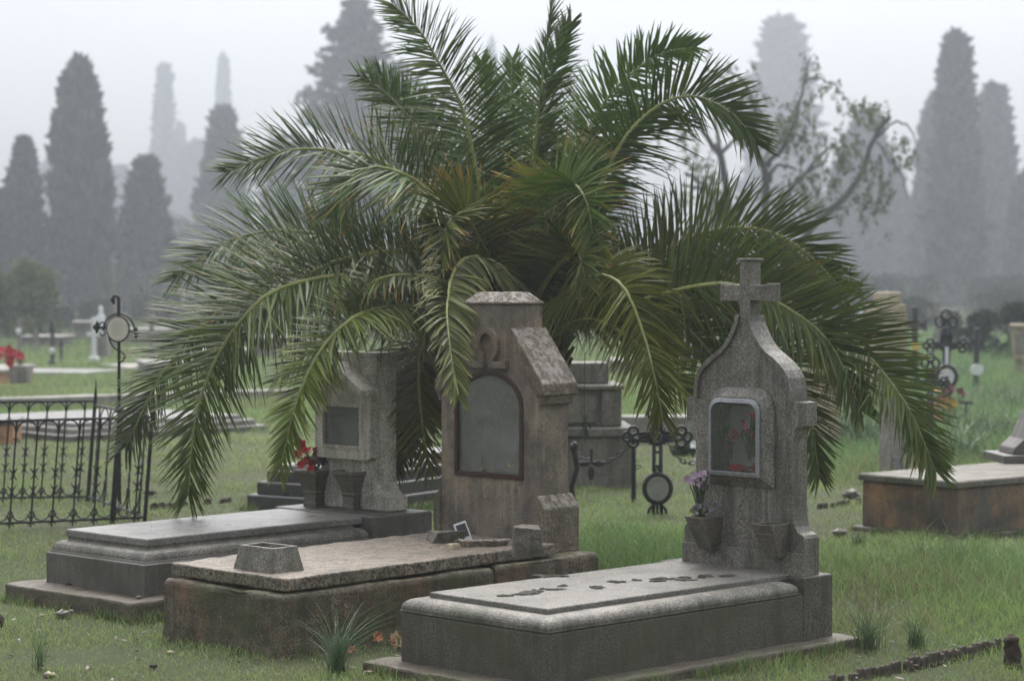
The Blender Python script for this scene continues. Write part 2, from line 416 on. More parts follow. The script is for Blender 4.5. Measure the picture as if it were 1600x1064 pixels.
# ------------------------------------------------------------------ small builders
def arc(cy, cz, r, a0, a1, n, rz=None):
    rz = rz or r
    return [(cy + r*math.cos(R(a0+(a1-a0)*k/n)), cz + rz*math.sin(R(a0+(a1-a0)*k/n))) for k in range(n+1)]
def mirror(half):
    # half: list of (y>=0,z) from bottom to top -> closed outline
    return [(y, z) for y, z in half] + [(-y, z) for y, z in reversed(half) if y > 1e-6]
def holed(mb, half, hole, a, b):
    # half outline (bottom centre ... top centre) and hole half (bottom centre ... top centre); two C-shaped prisms
    o = [(0.0, half[0][1])] + [p for p in half if p[0] > 1e-6] + [(0.0, half[-1][1])]
    h = [(0.0, hole[0][1])] + [p for p in hole if p[0] > 1e-6] + [(0.0, hole[-1][1])]
    poly = o + h[::-1]
    mb.prism(poly, a, b); mb.prism([(-y, z) for y, z in poly][::-1], a, b)
def petals(mb, c, r, n=6, seed=0, tilt=None, cup=.4):
    rr = random.Random(seed); c = Vector(c)
    ax = Vector(tilt) if tilt else Vector((rr.uniform(-1,1), rr.uniform(-1.2,-.2), rr.uniform(-.1,1)))
    ax.normalize(); a = ax.orthogonal().normalized(); b = ax.cross(a)
    for ly in range(2):
        for k in range(n):
            g = 2*math.pi*(k+.5*ly)/n + rr.uniform(-.2,.2); d = a*math.cos(g)+b*math.sin(g); s = ax.cross(d)
            L = r*(1-.35*ly)*rr.uniform(.8,1.15); W = L*.42; cu = cup+ly*.45
            p0 = c; p1 = c+d*L*.5+ax*L*cu*.3; p2 = c+d*L+ax*L*cu*rr.uniform(.3,1.0)
            mb.add([p0, p1-s*W+ax*.1*L, p2-s*W*.45, p2+s*W*.45, p1+s*W+ax*.1*L, p1+ax*-.05*L], [(0,1,5),(5,1,2),(5,2,3),(5,3,4),(0,5,4)])
def leaves(mb, c, r, n, seed, size=.03):
    rr = random.Random(seed); c = Vector(c)
    for k in range(n):
        p = c+Vector((rr.gauss(0,r*.5), rr.gauss(0,r*.5), rr.gauss(0,r*.5)))
        d = Vector((rr.uniform(-1,1),rr.uniform(-1,1),rr.uniform(-.5,1))).normalized(); s = d.orthogonal().normalized(); L = size*rr.uniform(.7,1.3)
        mb.add([p, p+d*L*.5+s*L*.25, p+d*L, p+d*L*.5-s*L*.25], [(0,1,2,3)])
def bouquet(loc, flowers, label, group=None, stem_to=None, leaf_r=.05, nleaf=30, leafmat='leaf_dull', name='artificial_bouquet', cat='flowers'):
    # flowers: (dx,dy,dz,r,mat)
    e = empty(name, loc, 0, label, cat, group)
    fo = MB(); st = stem_to or (0,0,0)
    for i, (dx,dy,dz,r,m) in enumerate(flowers):
        b = MB(); petals(b, (dx,dy,dz), r, 6, seed=i*13+int(abs(loc[0])*100)); b.build('flower', M[m], e, smooth=False)
        fo.tube([st, (dx*.5+st[0]*.5, dy*.5+st[1]*.5, (dz+st[2])*.5+.01), (dx,dy,dz)], .003, 5)
    cx = sum(f[0] for f in flowers)/len(flowers); cy = sum(f[1] for f in flowers)/len(flowers); cz = sum(f[2] for f in flowers)/len(flowers)
    leaves(fo, (cx,cy,cz-.01), leaf_r, nleaf, int(abs(loc[1])*77))
    fo.build('foliage', M[leafmat], e)
    return e
def wobble_box(mb, x0,x1,y0,y1,z0,z1, seed, amt=.012):
    rr = random.Random(seed)
    n = len(mb.v); mb.box(x0,x1,y0,y1,z0,z1)
    for k in range(n, len(mb.v)):
        x,y,z = mb.v[k]; mb.v[k] = (x+rr.uniform(-amt,amt), y+rr.uniform(-amt,amt), z+rr.uniform(-amt*.5,amt*.5))

footprints = []   # (origin, angle, x0,x1,y0,y1) to keep grass out
def local(o, ang, p):
    c, s = math.cos(ang), math.sin(ang)
    return Vector((o.x + p[0]*c - p[1]*s, o.y + p[0]*s + p[1]*c, p[2] if len(p) > 2 else 0))

# ================================================================== TOMB C (right, granite, with cross headstone)
def tomb_c():
    o = G(855, 1072, .03); o.z = 0; ang = R(44.6); L, W = 1.80, .85
    footprints.append((o, ang, -.16, L+.1, -.13, W+.1))
    e = empty('stone_tomb', o, ang, 'grey granite tomb with a rounded roll moulding round its cover slab, nearest on the right', 'tomb', 'box tombs in the foreground')
    MB().box(-.13, L+.08, -.11, W+.1, -.05, .03).build('base_plinth', M['plinth'], e, bevel=.012, rough=.02, rscale=.12, levels=5)
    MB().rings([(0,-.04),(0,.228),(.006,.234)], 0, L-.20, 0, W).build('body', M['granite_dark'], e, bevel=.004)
    prof = [(-.004,.236),(-.004,.243)]
    for k in range(9):
        a = R(-25 + 115*k/8); prof.append((.062-.062*math.cos(a)*1.0, .252+.040*math.sin(a)+.0))
    prof += [(.078,.292)]
    MB().rings(prof, 0, L-.235, 0, W).build('roll_moulding', M['granite'], e, smooth=False, bevel=.002)
    MB().rings([(.084,.288),(.084,.311),(.088,.315)], 0, L-.02, 0, W).build('cover_slab', M['granite_top'], e, bevel=.003)
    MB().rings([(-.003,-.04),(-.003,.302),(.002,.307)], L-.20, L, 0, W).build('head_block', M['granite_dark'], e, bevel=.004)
    # dark moss clumps
    spots = [(865,901,.05),(812,929,.045),(838,926,.05),(862,921,.03),(888,915,.02),(925,918,.035),(970,910,.03),(1048,905,.05),(1028,908,.035),(1075,903,.03),(1100,900,.025),(990,907,.02),(1130,900,.03)]
    for i, (px, py, r) in enumerate(spots):
        g = G(px, py, .315)
        b = MB()
        for q in range(4):
            b.blob((random.gauss(0,r*.8), random.gauss(0,r*.5), 0), r*random.uniform(.5,.9), r*random.uniform(.35,.6), .006+r*.05, seed=i*5+q, amt=.7, freq=3)
        m = b.build('moss_clump', M['moss'], None, smooth=True); m.location = (g.x, g.y, .314)
        where = ['near the left edge of the slab','by the front left corner of the slab','beside the front left pair','third along the front edge','tiny one between larger ones','left of the slab middle','right of the slab middle','largest, just before the headstone','left of the largest clump','right of the largest clump','small, near the headstone','small flat one near the middle','closest to the headstone foot'][i]
        tag(m, 'dark moss clump on the grey granite slab, ' + where, 'moss', 'moss clumps on the granite slab')
    # ---------------- headstone
    hw = W/2-.055; h = empty('headstone', local(o, ang, (L-.19, hw, .305)), ang, 'grey granite headstone with onion shaped top, stone cross and white framed niche', 'headstone', 'headstones in the foreground'); h.scale = (1, .905, 1)
    z0 = .0
    Z = lambda z: z-.305
    half = [(.385,Z(.307)),(.385,Z(.47)),(.375,Z(.485)),(.345,Z(.495)),(.325,Z(.52)),(.315,Z(.56)),(.31,Z(.60)),(.31,Z(.90)),(.318,Z(.94)),(.335,Z(.96)),(.37,Z(.965)),(.37,Z(1.068)),(.31,Z(1.071)),(.31,Z(1.10)),(.307,Z(1.13)),(.295,Z(1.175)),(.27,Z(1.21)),(.235,Z(1.24)),(.19,Z(1.268)),(.15,Z(1.29)),(.115,Z(1.318)),(.088,Z(1.35)),(.065,Z(1.385)),(.047,Z(1.42)),(.042,Z(1.45))]
    hy = .15; hx = .0
    # niche hole half (rounded top)
    hole = [(hy,Z(.75)),(hy,Z(.99))] + [(hy-.05+.05*math.cos(R(a)), Z(.99)+.05*math.sin(R(a))) for a in (30,60,90)]
    b = MB(); holed(b, half, hole, .022, .095)
    b.prism(mirror(half), .0955, .125)
    b.build('body', M['granite'], h)
    # raised rim following the outline
    def inset(pts, d):
        n = len(pts); out = []
        for i in range(n):
            p0 = Vector(pts[i-1]); p1 = Vector(pts[i]); p2 = Vector(pts[(i+1)%n])
            t = ((p1-p0).normalized() + (p2-p1).normalized()); t = t.normalized() if t.length > 1e-6 else (p2-p1).normalized()
            nn = Vector((-t.y, t.x)); out.append((p1.x+nn.x*d, p1.y+nn.y*d))
        return out
    curve = [p for p in half if p[1] >= Z(1.068)][1:]
    outl = mirror(curve); inn = [(y*(1-.026/max(abs(y),.06)) if abs(y) > .03 else 0, z-.022) for y, z in outl]
    for sgn in (1,-1):
        rim = MB()
        for i in range(len(curve)-1):
            (y0,z0_),(y1,z1_) = curve[i], curve[i+1]
            t = Vector((y1-y0, z1_-z0_)).normalized(); 
            def off(k):
                a = curve[max(k-1,0)]; c2 = curve[min(k+1,len(curve)-1)]; tt = Vector((c2[0]-a[0], c2[1]-a[1])).normalized()
                return (curve[k][0]-tt.y*.022, curve[k][1]+tt.x*-.0 - .022*abs(tt.x))
            q0 = off(i); q1 = off(i+1)
            quad = [(y0,z0_),(y1,z1_),(max(q1[0],.012),q1[1]),(max(q0[0],.012),q0[1])]
            rim.prism([(sgn*a, c_) for a, c_ in quad], .006, .0225)
        rim.build('rim', M['granite'], h)
    MB().prism([(.385,0),(.385,Z(.405)),(-.385,Z(.405)),(-.385,0)], .006, .024).build('foot_band', M['granite'], h, bevel=.003)
    # side shoulders' thin top cap
    # cross
    c = MB()
    cr = [(.034,Z(1.43)),(.034,Z(1.513)),(.143,Z(1.513)),(.143,Z(1.585)),(.034,Z(1.585)),(.034,Z(1.70))]
    c.prism(mirror(cr), .03, .105)
    c.prism([(.044,Z(1.694)),(.044,Z(1.704)),(-.044,Z(1.704)),(-.044,Z(1.694))], .02, .115)
    c.prism([(.156,Z(1.509)),(.156,Z(1.592)),(.141,Z(1.592)),(.141,Z(1.509))], .026, .109); c.prism([(-.156,Z(1.509)),(-.156,Z(1.592)),(-.141,Z(1.592)),(-.141,Z(1.509))], .026, .109)
    c.build('cross', M['granite'], h, bevel=.003)
    # surround
    def rrect(hy, z0, z1, r, top=True):
        pts = [(hy, z0), (hy, z1-r)] + [(hy-r+r*math.cos(R(a)), z1-r+r*math.sin(R(a))) for a in (22,45,67,90)]
        pts += [(-y, z) for y, z in reversed(pts)]
        return pts
    s = MB()
    oL = rrect(.205, Z(.682), Z(1.125), .10); iL = rrect(.165, Z(.725), Z(1.085), .07)
    s.ring(oL, iL, -.03, .025, chamfer=.04)
    s.ring(iL, rrect(.150, Z(.742), Z(1.062), .055), -.032, .02, chamfer=0)
    s.build('niche_surround', M['granite'], h, bevel=.0025)
    MB().box(.088, .094, -.16, .16, Z(.73), Z(1.07)).build('niche_back', M['inner'], h)
    MB().box(.03, .088, -.149, .149, Z(.736), Z(.749)).build('niche_shelf', M['inner'], h)
    f = MB(); f.ring(rrect(.163, Z(.73), Z(1.078), .06), rrect(.143, Z(.750), Z(1.057), .048), -.052, -.034, chamfer=.006)
    fr = f.build('niche_door', M['alu'], h, bevel=.003)
    g = MB(); g.prism(rrect(.138, Z(.754), Z(1.053), .045), -.044, -.041); g.build('glass_pane', M['clear_glass'], fr)
    # wedge planters
    for i, (yc, zt) in enumerate(((.19,.54),(-.235,.535))):
        p = MB()
        t, bt = .066, .043
        vs = []
        def wedge(yo, z, fx, half_w): return [(fx, yo-half_w, z), (fx, yo+half_w, z), (.021, yo+half_w, z), (.021, yo-half_w, z)]
        A = wedge(yc, Z(zt), -.115, t); B = wedge(yc, Z(.385), -.035, bt)
        Ai = [(-.100, yc-t+.014, Z(zt)), (-.100, yc+t-.014, Z(zt)), (.012, yc+t-.014, Z(zt)), (.012, yc-t+.014, Z(zt))]
        Ad = [(x+.0 if x > 0 else x+.008, y, Z(zt-.05)) for x, y, _ in Ai]
        n = 4; V = A+B+Ai+Ad
        F = [(0,1,5,4),(1,2,6,5),(2,3,7,6),(3,0,4,7),(4,5,6,7)]
        F += [(0,1,9,8),(1,2,10,9),(2,3,11,10),(3,0,8,11),(8,9,13,12),(9,10,14,13),(10,11,15,14),(11,8,12,15),(12,13,14,15)]
        p.add(V, F)
        po = p.build('wall_planter', M['pot_stone'], h, bevel=.003)
        po['label'] = 'left planter holding the lilac flowers' if i == 0 else 'empty right planter'
    def hp(x, y, z): return local(o, ang, (L-.20+x, hw+y, z))
    # bouquets
    p = hp(-.05, .18, .535)
    fl = []
    for k in range(16):
        fl.append((random.gauss(0,.032), random.gauss(-.01,.025), .165+random.gauss(0,.022), .019, 'lilac'))
    for k in range(8):
        fl.append((random.gauss(.015,.035), random.gauss(-.01,.02), .055+random.gauss(0,.02), .017, 'grey_petal'))
    bouquet(p, fl, 'faded lilac artificial flowers in the left wall planter of the cross headstone', leaf_r=.03, nleaf=10)
    p = hp(.01, -.055, .80)
    fl = [(random.gauss(0,.03), random.gauss(0,.015), .18+random.gauss(0,.025), .019, 'rose') for _ in range(9)] + [(random.gauss(.02,.03), random.gauss(0,.015), .10+random.gauss(0,.035), .018, random.choice(['pink','pink','rose','leaf_dull'])) for _ in range(14)]
    bouquet(p+Vector((.0,0,0)), fl, 'red and pink artificial flowers behind the glass of the granite niche', leaf_r=.04, nleaf=16, name='niche_flowers')
    p = hp(.01, .05, .80)
    bouquet(p, [(random.gauss(0,.02), 0, .07+random.gauss(0,.02), .024, 'pink') for _ in range(4)] + [(0,0,.13,.028,'yellow'),(-.03,0,.15,.022,'leaf_dull')], 'small pink and yellow artificial flowers at the left inside the granite niche', leaf_r=.04, nleaf=20, name='niche_flowers')
    p = hp(.01, -.02, .752)
    bouquet(p, [(random.uniform(-.07,.07)*.7, random.uniform(-.05,.05), .012, .02, 'rose') for _ in range(7)], 'fallen red petals lying on the floor of the granite niche', leaf_r=.02, nleaf=4, name='fallen_petals', cat='petals')
tomb_c()

# ================================================================== TOMB B (middle, brown, omega headstone)
def tomb_b():
    o = G(441, 1026, 0); ang = R(46.5); L, W = 2.0, .82
    footprints.append((o, ang, 0.02, L+.22, 0.02, W-.02))
    e = empty('stone_tomb', o, ang, 'mossy brown tomb with a loose pebbled slab, in the middle of the three front tombs', 'tomb', 'box tombs in the foreground')
    MB().rings([(-.01,-.05),(0,.05),(0,.245),(.012,.262)], 0, 1.30, 0, W).build('body', M['body_brown'], e, bevel=.018, bseg=3, rough=.03, rscale=.22, levels=5)
    MB().rings([(-.008,-.05),(0,.05),(0,.255),(.012,.27)], 1.315, L+.035, -.003, W+.10).build('head_block', M['body_brown'], e, bevel=.018, bseg=3, rough=.028, rscale=.22, levels=5)
    sl = MB().box(.03, 1.76, .005, W-.03, 0, .058).build('cover_slab', M['slab_brown'], e, bevel=.008, rough=.014, rscale=.1, levels=6)
    sl.location = (0,0,.272); sl.rotation_euler = (R(.3), R(-.2), R(.7))
    # trough planter
    t = empty('stone_trough', local(o, ang, (.13+.05, .30, .331)), ang+R(2), 'small tapered speckled stone trough standing empty on the brown slab', 'planter')
    b = MB(); h = .108
    lo = (-.09,.09,-.135,.135); hi = (-.07,.07,-.11,.11); ti = (-.055,.055,-.095,.095)
    def rc(r, z): return [(r[0],r[2],z),(r[1],r[2],z),(r[1],r[3],z),(r[0],r[3],z)]
    V = rc(lo,0)+rc(hi,h)+rc(ti,h)+rc(ti,h-.05)
    F = [(3,2,1,0)]+[(i+4*k, (i+1)%4+4*k, (i+1)%4+4*k+4, i+4*k+4) for k in range(3) for i in range(4)]+[(12,13,14,15)]
    b.add(V, F); b.build('basin', M['granite'], t, bevel=.003)
    MB().box(-.053,.053,-.093,.093,h-.051,h-.035).build('soil', M['soil'], t)
    # ------------- headstone B
    hx = 1.78; hw = W/2+.085
    B0 = local(o, ang, (hx, hw, .27))
    h = empty('headstone', B0, ang, 'tall tan brown headstone with sloped shoulders, carved horseshoe letter and arched glass window', 'headstone', 'headstones in the foreground')
    Z = lambda z: z-.27
    T = .215
    half = [(.335,Z(.272)),(.335,Z(1.03)),(.335,Z(1.06)),(.165,Z(1.37)),(.160,Z(1.49)),(.110,Z(1.545))]
    hy = .222
    hole = [(hy,Z(.64)),(hy,Z(.98))] + [(hy*math.cos(R(a)), Z(.98)+.165*math.sin(R(a))) for a in (12,24,36,48,60,72,84)] + [(0,Z(1.145))]
    half_low = [(.335,Z(.272)),(.335,Z(1.06)),(.162,Z(1.37)),(.162,Z(1.485)),(0,Z(1.485))]
    b = MB(); holed(b, half_low, hole, 0, .12); b.prism(mirror(half_low[:-1]), .1205, T)
    b.build('body', M['tan'], h)
    # cap
    c = MB(); c.rings([(0,Z(1.486)),(0,Z(1.497)),(.055,Z(1.547))], -.01, T+.01, -.172, .172); c.build('cap', M['tan_side'], h, bevel=.005, rough=.008, rscale=.08, levels=4)
    # sloped roof slabs over the shoulders
    for s in (1,-1):
        r = MB(); q = [(.160,Z(1.375)),(.375,Z(1.10)),(.375,Z(1.045)),(.335,Z(1.035)),(.28,Z(1.12)),(.155,Z(1.335))]
        r.prism([(s*y, z) for y, z in q], -.012, T+.03)
        r.build('shoulder_slab', M['tan_side'], h, bevel=.006, rough=.010, rscale=.08, levels=4)
        u = MB(); u.prism([(s*y, z) for y, z in [(.336,Z(1.034)),(.365,Z(1.044)),(.355,Z(1.0)),(.336,Z(.995))]], -.004, T+.01)
        u.build('eave_moulding', M['tan_side'], h, bevel=.004)
        k = MB(); k.prism([(s*y, z) for y, z in [(.3355,Z(.272)),(.385,Z(.272)),(.385,Z(.49)),(.3355,Z(.56))]], -.014, T+.03)
        k.build('buttress', M['tan_side'], h, bevel=.008, rough=.012, rscale=.1, levels=4)
    # omega relief
    om = MB()
    outer = arc(0, Z(1.283), .080, -52, 232, 22, .088); inner = arc(0, Z(1.283), .046, -48, 228, 22, .058)
    cy, cz = 0, Z(1.283)
    for i in range(22):
        om.prism([outer[i], outer[i+1], inner[i+1], inner[i]], -.026, .002)
    for s in (1,-1):
        om.prism([(s*.022,Z(1.17)),(s*.135,Z(1.17)),(s*.135,Z(1.215)),(s*.112,Z(1.215)),(s*.106,Z(1.202)),(s*.048,Z(1.202)),(s*.050,Z(1.228)),(s*.030,Z(1.243)),(s*.022,Z(1.23))], -.026, .002)
    om.build('carved_letter', M['tan'], h, bevel=.003)
    # window frame, glass
    def archl(w, z0, zs, rz, n=14):
        return [(w, z0)] + [(w*math.cos(R(180*k/n)), zs+rz*math.sin(R(180*k/n))) for k in range(n+1)] + [(-w, z0)]
    f = MB(); f.ring(archl(.236,Z(.627),Z(.98),.178), archl(.214,Z(.65),Z(.98),.155), -.010, .012, chamfer=0)
    fr = f.build('window_frame', M['iron_rust'], h, bevel=.002)
    g = MB(); g.prism(archl(.216,Z(.648),Z(.98),.157), .004, .008); g.build('glass_pane', M['glass'], fr)
    MB().box(.112, .119, -.26, .26, Z(.635), Z(1.15)).build('niche_back', M['inner'], h)
    MB().box(.013, .112, -.254, .254, Z(.628), Z(.642)).build('niche_shelf', M['inner'], h)
    def hp(x, y, z): return local(o, ang, (hx+x, hw+y, z))
    # dry twigs in niche
    tw = MB(); rr = random.Random(4)
    for k in range(7):
        y0 = rr.uniform(-.03,.08); x0 = .05
        pts = [(x0,y0,0)]
        for q in range(1,7): pts.append((x0+rr.uniform(-.01,.01), y0+(.015*q)*rr.uniform(-1.2,1.2)+(k-3)*.008*q, q*.065*rr.uniform(.85,1)))
        tw.tube(pts, .0035, 5)
    et = tw.build('dry_twig_spray', plain('pale_twig', (.3,.27,.23), .8)); et.location = hp(-.02,0,.645); et.rotation_euler = (0,0,ang)
    tag(et, 'thin dry twigs standing behind the arched dusty window', 'twigs')
    bouquet(hp(.05,-.17,.645), [(0,0,.10,.045,'cream_petal'),(.02,.01,.15,.035,'cream_petal'),(-.03,0,.05,.035,'cream_petal'),(.03,0,.06,.03,'grey_petal')], 'cream artificial flowers at the right behind the arched window', leaf_r=.04, nleaf=14, name='niche_flowers')
    bouquet(hp(.04,.03,.645), [(0,0,.02,.03,'cream_petal'),(.03,.0,.015,.03,'pink'),(-.03,0,.015,.028,'cream_petal')], 'crumpled pale flower lying low in the middle of the arched window', leaf_r=.02, nleaf=5, name='niche_flowers')
    cx = MB().box(-.004,.004,-.006,.006,0,.15); cx.box(-.004,.004,-.03,-.0065,.10,.112); cx.box(-.004,.004,.0065,.03,.10,.112)
    co = cx.build('small_crucifix', M['black_plastic']); co.location = hp(.045,.075,.643); co.rotation_euler = (0,0,ang); tag(co, 'small dark crucifix standing inside the arched window', 'crucifix')
    # framed photo
    zt = .331
    q = empty('photo_frame', G(729, 846, zt), R(22), 'small white photo frame with a dark picture leaning at the foot of the tan headstone', 'photo frame')
    q.rotation_euler = (R(-16), R(-16), R(22))
    MB().box(-.033,.033,0,.012,0,.10).build('frame', M['white_plastic'], q, bevel=.002)
    MB().box(-.025,.025,-.003,-.0005,.024,.09).build('picture', M['black_plastic'], q)
    # broken stones
    def rock(px, py, z, sx, sy, sz, rz, m, label, seed, name='stone_fragment'):
        b = MB(); wobble_box(b, -sx,sx,-sy,sy,0,sz, seed, amt=min(sx,sy,sz)*.35)
        r = b.build(name, M[m], None, bevel=.006, rough=.02, rscale=.06, levels=4); r.location = G(px,py,z); r.rotation_euler = (0,0,R(rz)); tag(r, label, 'stone', 'broken pieces at the foot of the tan headstone')
        return r
    rock(698, 848, zt, .075, .05, .06, 20, 'pot_stone', 'broken mossy block at the left foot of the tan headstone', 1)
    rock(756, 854, zt, .11, .05, .035, 10, 'tan_side', 'flat rounded brown stone lying below the small photo frame', 2)
    rock(710, 859, zt, .026, .02, .03, 30, 'far_cream', 'small pale yellowish stone beside the mossy block', 3)
    rock(720, 850, zt, .03, .03, .02, 60, 'plinth', 'small dark shard tucked behind the flat stone', 6)
    rk = MB(); rk.box(-.075,.06,-.05,.02,0,.135); rr = random.Random(9)
    rk.v = [(x+rr.uniform(-.012,.012), y+rr.uniform(-.012,.012), z+rr.uniform(-.012,.012)) for x,y,z in rk.v]
    r2 = rk.build('broken_planter', M['pot_stone'], None, bevel=.005, rough=.02, rscale=.07, levels=4); r2.location = G(824, 868, zt); r2.rotation_euler = (0,0,R(12))
    tag(r2, 'broken half of a stone planter leaning at the right foot of the tan headstone', 'planter')
tomb_b()

# ================================================================== TOMB A (left, dark, gabled headstone)
def tomb_a():
    o = G(226, 932, .085); o.z = 0; ang = R(47.0); L, W = 1.95, .80
    footprints.append((o, ang, -.17, L+.05, -.17, W+.3))
    e = empty('stone_tomb', o, ang, 'dark grey stepped tomb on a wide low plinth, leftmost of the three front tombs', 'tomb', 'box tombs in the foreground')
    MB().box(-.17, 1.2, -.13, W+.12, -.05, .083).build('base_plinth', M['plinth'], e, bevel=.012, rough=.03, rscale=.15, levels=5)
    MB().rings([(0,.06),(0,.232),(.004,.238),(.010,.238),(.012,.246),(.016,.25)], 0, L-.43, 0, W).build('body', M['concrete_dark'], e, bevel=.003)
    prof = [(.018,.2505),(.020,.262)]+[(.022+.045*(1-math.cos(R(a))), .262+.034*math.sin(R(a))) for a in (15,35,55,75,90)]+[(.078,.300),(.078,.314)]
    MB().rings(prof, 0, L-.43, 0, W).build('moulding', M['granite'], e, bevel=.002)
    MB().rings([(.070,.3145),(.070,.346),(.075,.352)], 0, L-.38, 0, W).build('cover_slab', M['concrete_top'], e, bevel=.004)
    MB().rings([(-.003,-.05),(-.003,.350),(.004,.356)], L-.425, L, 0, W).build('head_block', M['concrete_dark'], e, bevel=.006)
    # ------------- headstone A
    hx = L-.27; hw = W/2+.02
    h = empty('headstone', local(o, ang, (hx, hw, .357)), ang, 'pale grey cement headstone with a small gable, carved cross and square glass niche', 'headstone', 'headstones in the foreground')
    Z = lambda z: z-.357
    half = [(.31,Z(.358)),(.31,Z(.435)),(.285,Z(.44)),(.245,Z(.465)),(.225,Z(.51)),(.222,Z(.55)),(.222,Z(1.215))]
    hole = [(.15,Z(.70)),(.15,Z(.922))]
    b = MB(); b.prism(mirror(half), .045, .20); b.build('body', M['headstone_pale'], h, bevel=.005)
    p = MB()
    ph = [(.221,Z(.632)),(.221,Z(1.0)),(.0,Z(1.152))]
    po = [(0.0,Z(.632))]+[(.195,Z(.632)),(.221,Z(.645)),(.221,Z(.985)),(0.0,Z(1.11))]
    holed(p, po, hole, 0, .0445); p.build('front_panel', M['headstone_pale'], h)
    # gable roof mouldings
    for s in (1,-1):
        r = MB(); r.prism([(s*y, z) for y, z in [(.245,Z(.985)),(.245,Z(1.015)),(.0,Z(1.165)),(.0,Z(1.118)),(.16,Z(1.018)),(.20,Z(.985))]], -.085, .0445)
        r.build('gable_slab', M['headstone_pale'], h, bevel=.003)
    # small carved cross
    c = MB(); c.box(-.008,0,-.008,.008,Z(1.0),Z(1.062)); c.box(-.0075,-.0005,-.028,-.0085,Z(1.035),Z(1.048)); c.box(-.0075,-.0005,.0085,.028,Z(1.035),Z(1.048)); c.build('carved_cross', M['headstone_pale'], h)
    f = MB(); sq = lambda w, a, b_: [(w,a),(w,b_),(-w,b_),(-w,a)]
    f.ring(sq(.163,Z(.687),Z(.935)), sq(.145,Z(.705),Z(.917)), -.012, .01, chamfer=.004); fr = f.build('niche_frame', M['headstone_pale'], h, bevel=.002)
    MB().box(.006,.009,-.147,.147,Z(.703),Z(.919)).build('glass_pane', M['glass'], fr)
    MB().box(.040,.0442,-.149,.149,Z(.701),Z(.921)).build('niche_back', M['inner'], h)
    # side curl feet
    # planters on the slab
    def pot(px, py, tall, rtop, label, rz):
        g = G(px, py, .353); q = empty('stone_planter', g, ang+R(rz), label, 'planter', 'stone planters before the gabled headstone')
        b = MB(); t = rtop; w2 = t*.52
        def sqz(w_, z): return [(-w_,-w_,z),(w_,-w_,z),(w_,w_,z),(-w_,w_,z)]
        prof = [(w2*1.08,0),(w2*1.08,.02),(w2*.98,.03),(w2*1.0,tall*.36),(w2*1.12,tall*.38),(w2*1.12,tall*.42),(w2*1.05,tall*.44),(t*.9,tall*.88),(t,tall*.9),(t,tall),(t-.016,tall),(t-.022,tall-.05)]
        V = []; 
        for ww, z in prof: V += sqz(ww, z)
        F = [(3,2,1,0)]+[(i+4*k,(i+1)%4+4*k,(i+1)%4+4*k+4,i+4*k+4) for k in range(len(prof)-1) for i in range(4)]+[tuple(range(4*len(prof)-4,4*len(prof)))]
        b.add(V, F); b.build('pot', M['pot_stone'], q, bevel=.004)
        MB().box(-t+.024,t-.024,-t+.024,t-.024,tall-.05,tall-.035).build('soil', M['soil'], q)
        return g
    g = pot(493, 791, .205, .086, 'square stone planter full of red flowers left of the glass niche', 3)
    pot(554, 796, .215, .090, 'empty square stone planter standing right below the glass niche', -4)
    fl = [(random.gauss(-.05,.03), random.gauss(-.02,.03), .06+random.gauss(.02,.03), .032, 'red') for _ in range(8)] + [(random.gauss(.035,.025), random.gauss(-.02,.02), .06+random.gauss(.01,.02), .030, 'grey_petal') for _ in range(7)] + [(-.05,-.02,-.005,.03,'cream_petal'),(-.02,-.05,.02,.025,'red')]
    bouquet(g+Vector((0,0,.19)), fl, 'red and grey artificial flowers in the planter by the gabled headstone', leaf_r=.06, nleaf=40)
    # crumbs on the plinth
    for i, (px, py, r, m, lb) in enumerate([(84,905,.018,'orange_petal','orange snail-like rock chip on the left end of the low plinth'),(98,911,.014,'soil','dark pebble beside the orange chip on the plinth'),(107,915,.010,'soil','tiny dark pebble right of the other on the plinth'),(217,934,.009,'far_stone','small wet pebble at the front corner of the dark tomb')]):
        b = MB().blob((0,0,r*.5), r*1.5, r, r*.8, seed=i, amt=.8, freq=2.5); q = b.build('pebble', M[m], None, smooth=True); q.location = G(px, py, .085); tag(q, lb, 'pebble', 'pebbles on the low plinth')
tomb_a()

# ================================================================== PALM
PALM = P(800, 520, 13.2); PALM_G = Vector((PALM.x, 13.2, 0))
def catmull(pts, n):
    pts = [np.array(p, dtype=float) for p in pts]
    pts = [2*pts[0]-pts[1]] + pts + [2*pts[-1]-pts[-2]]
    out = []; m = len(pts)-3
    for k in range(n):
        t = k/(n-1)*m; i = min(int(t), m-1); u = t-i
        p0,p1,p2,p3 = pts[i:i+4]
        out.append(.5*((2*p1)+(-p0+p2)*u+(2*p0-5*p1+4*p2-p3)*u*u+(-p0+3*p1-3*p2+p3)*u**3))
    P_ = np.array(out)
    d = np.r_[0, np.cumsum(np.linalg.norm(np.diff(P_, axis=0), axis=1))]
    u = np.linspace(0, d[-1], n)
    return np.stack([np.interp(u, d, P_[:,k]) for k in range(3)], 1), d[-1]
def nrmz(a): return a/np.maximum(np.linalg.norm(a, axis=-1, keepdims=True), 1e-9)
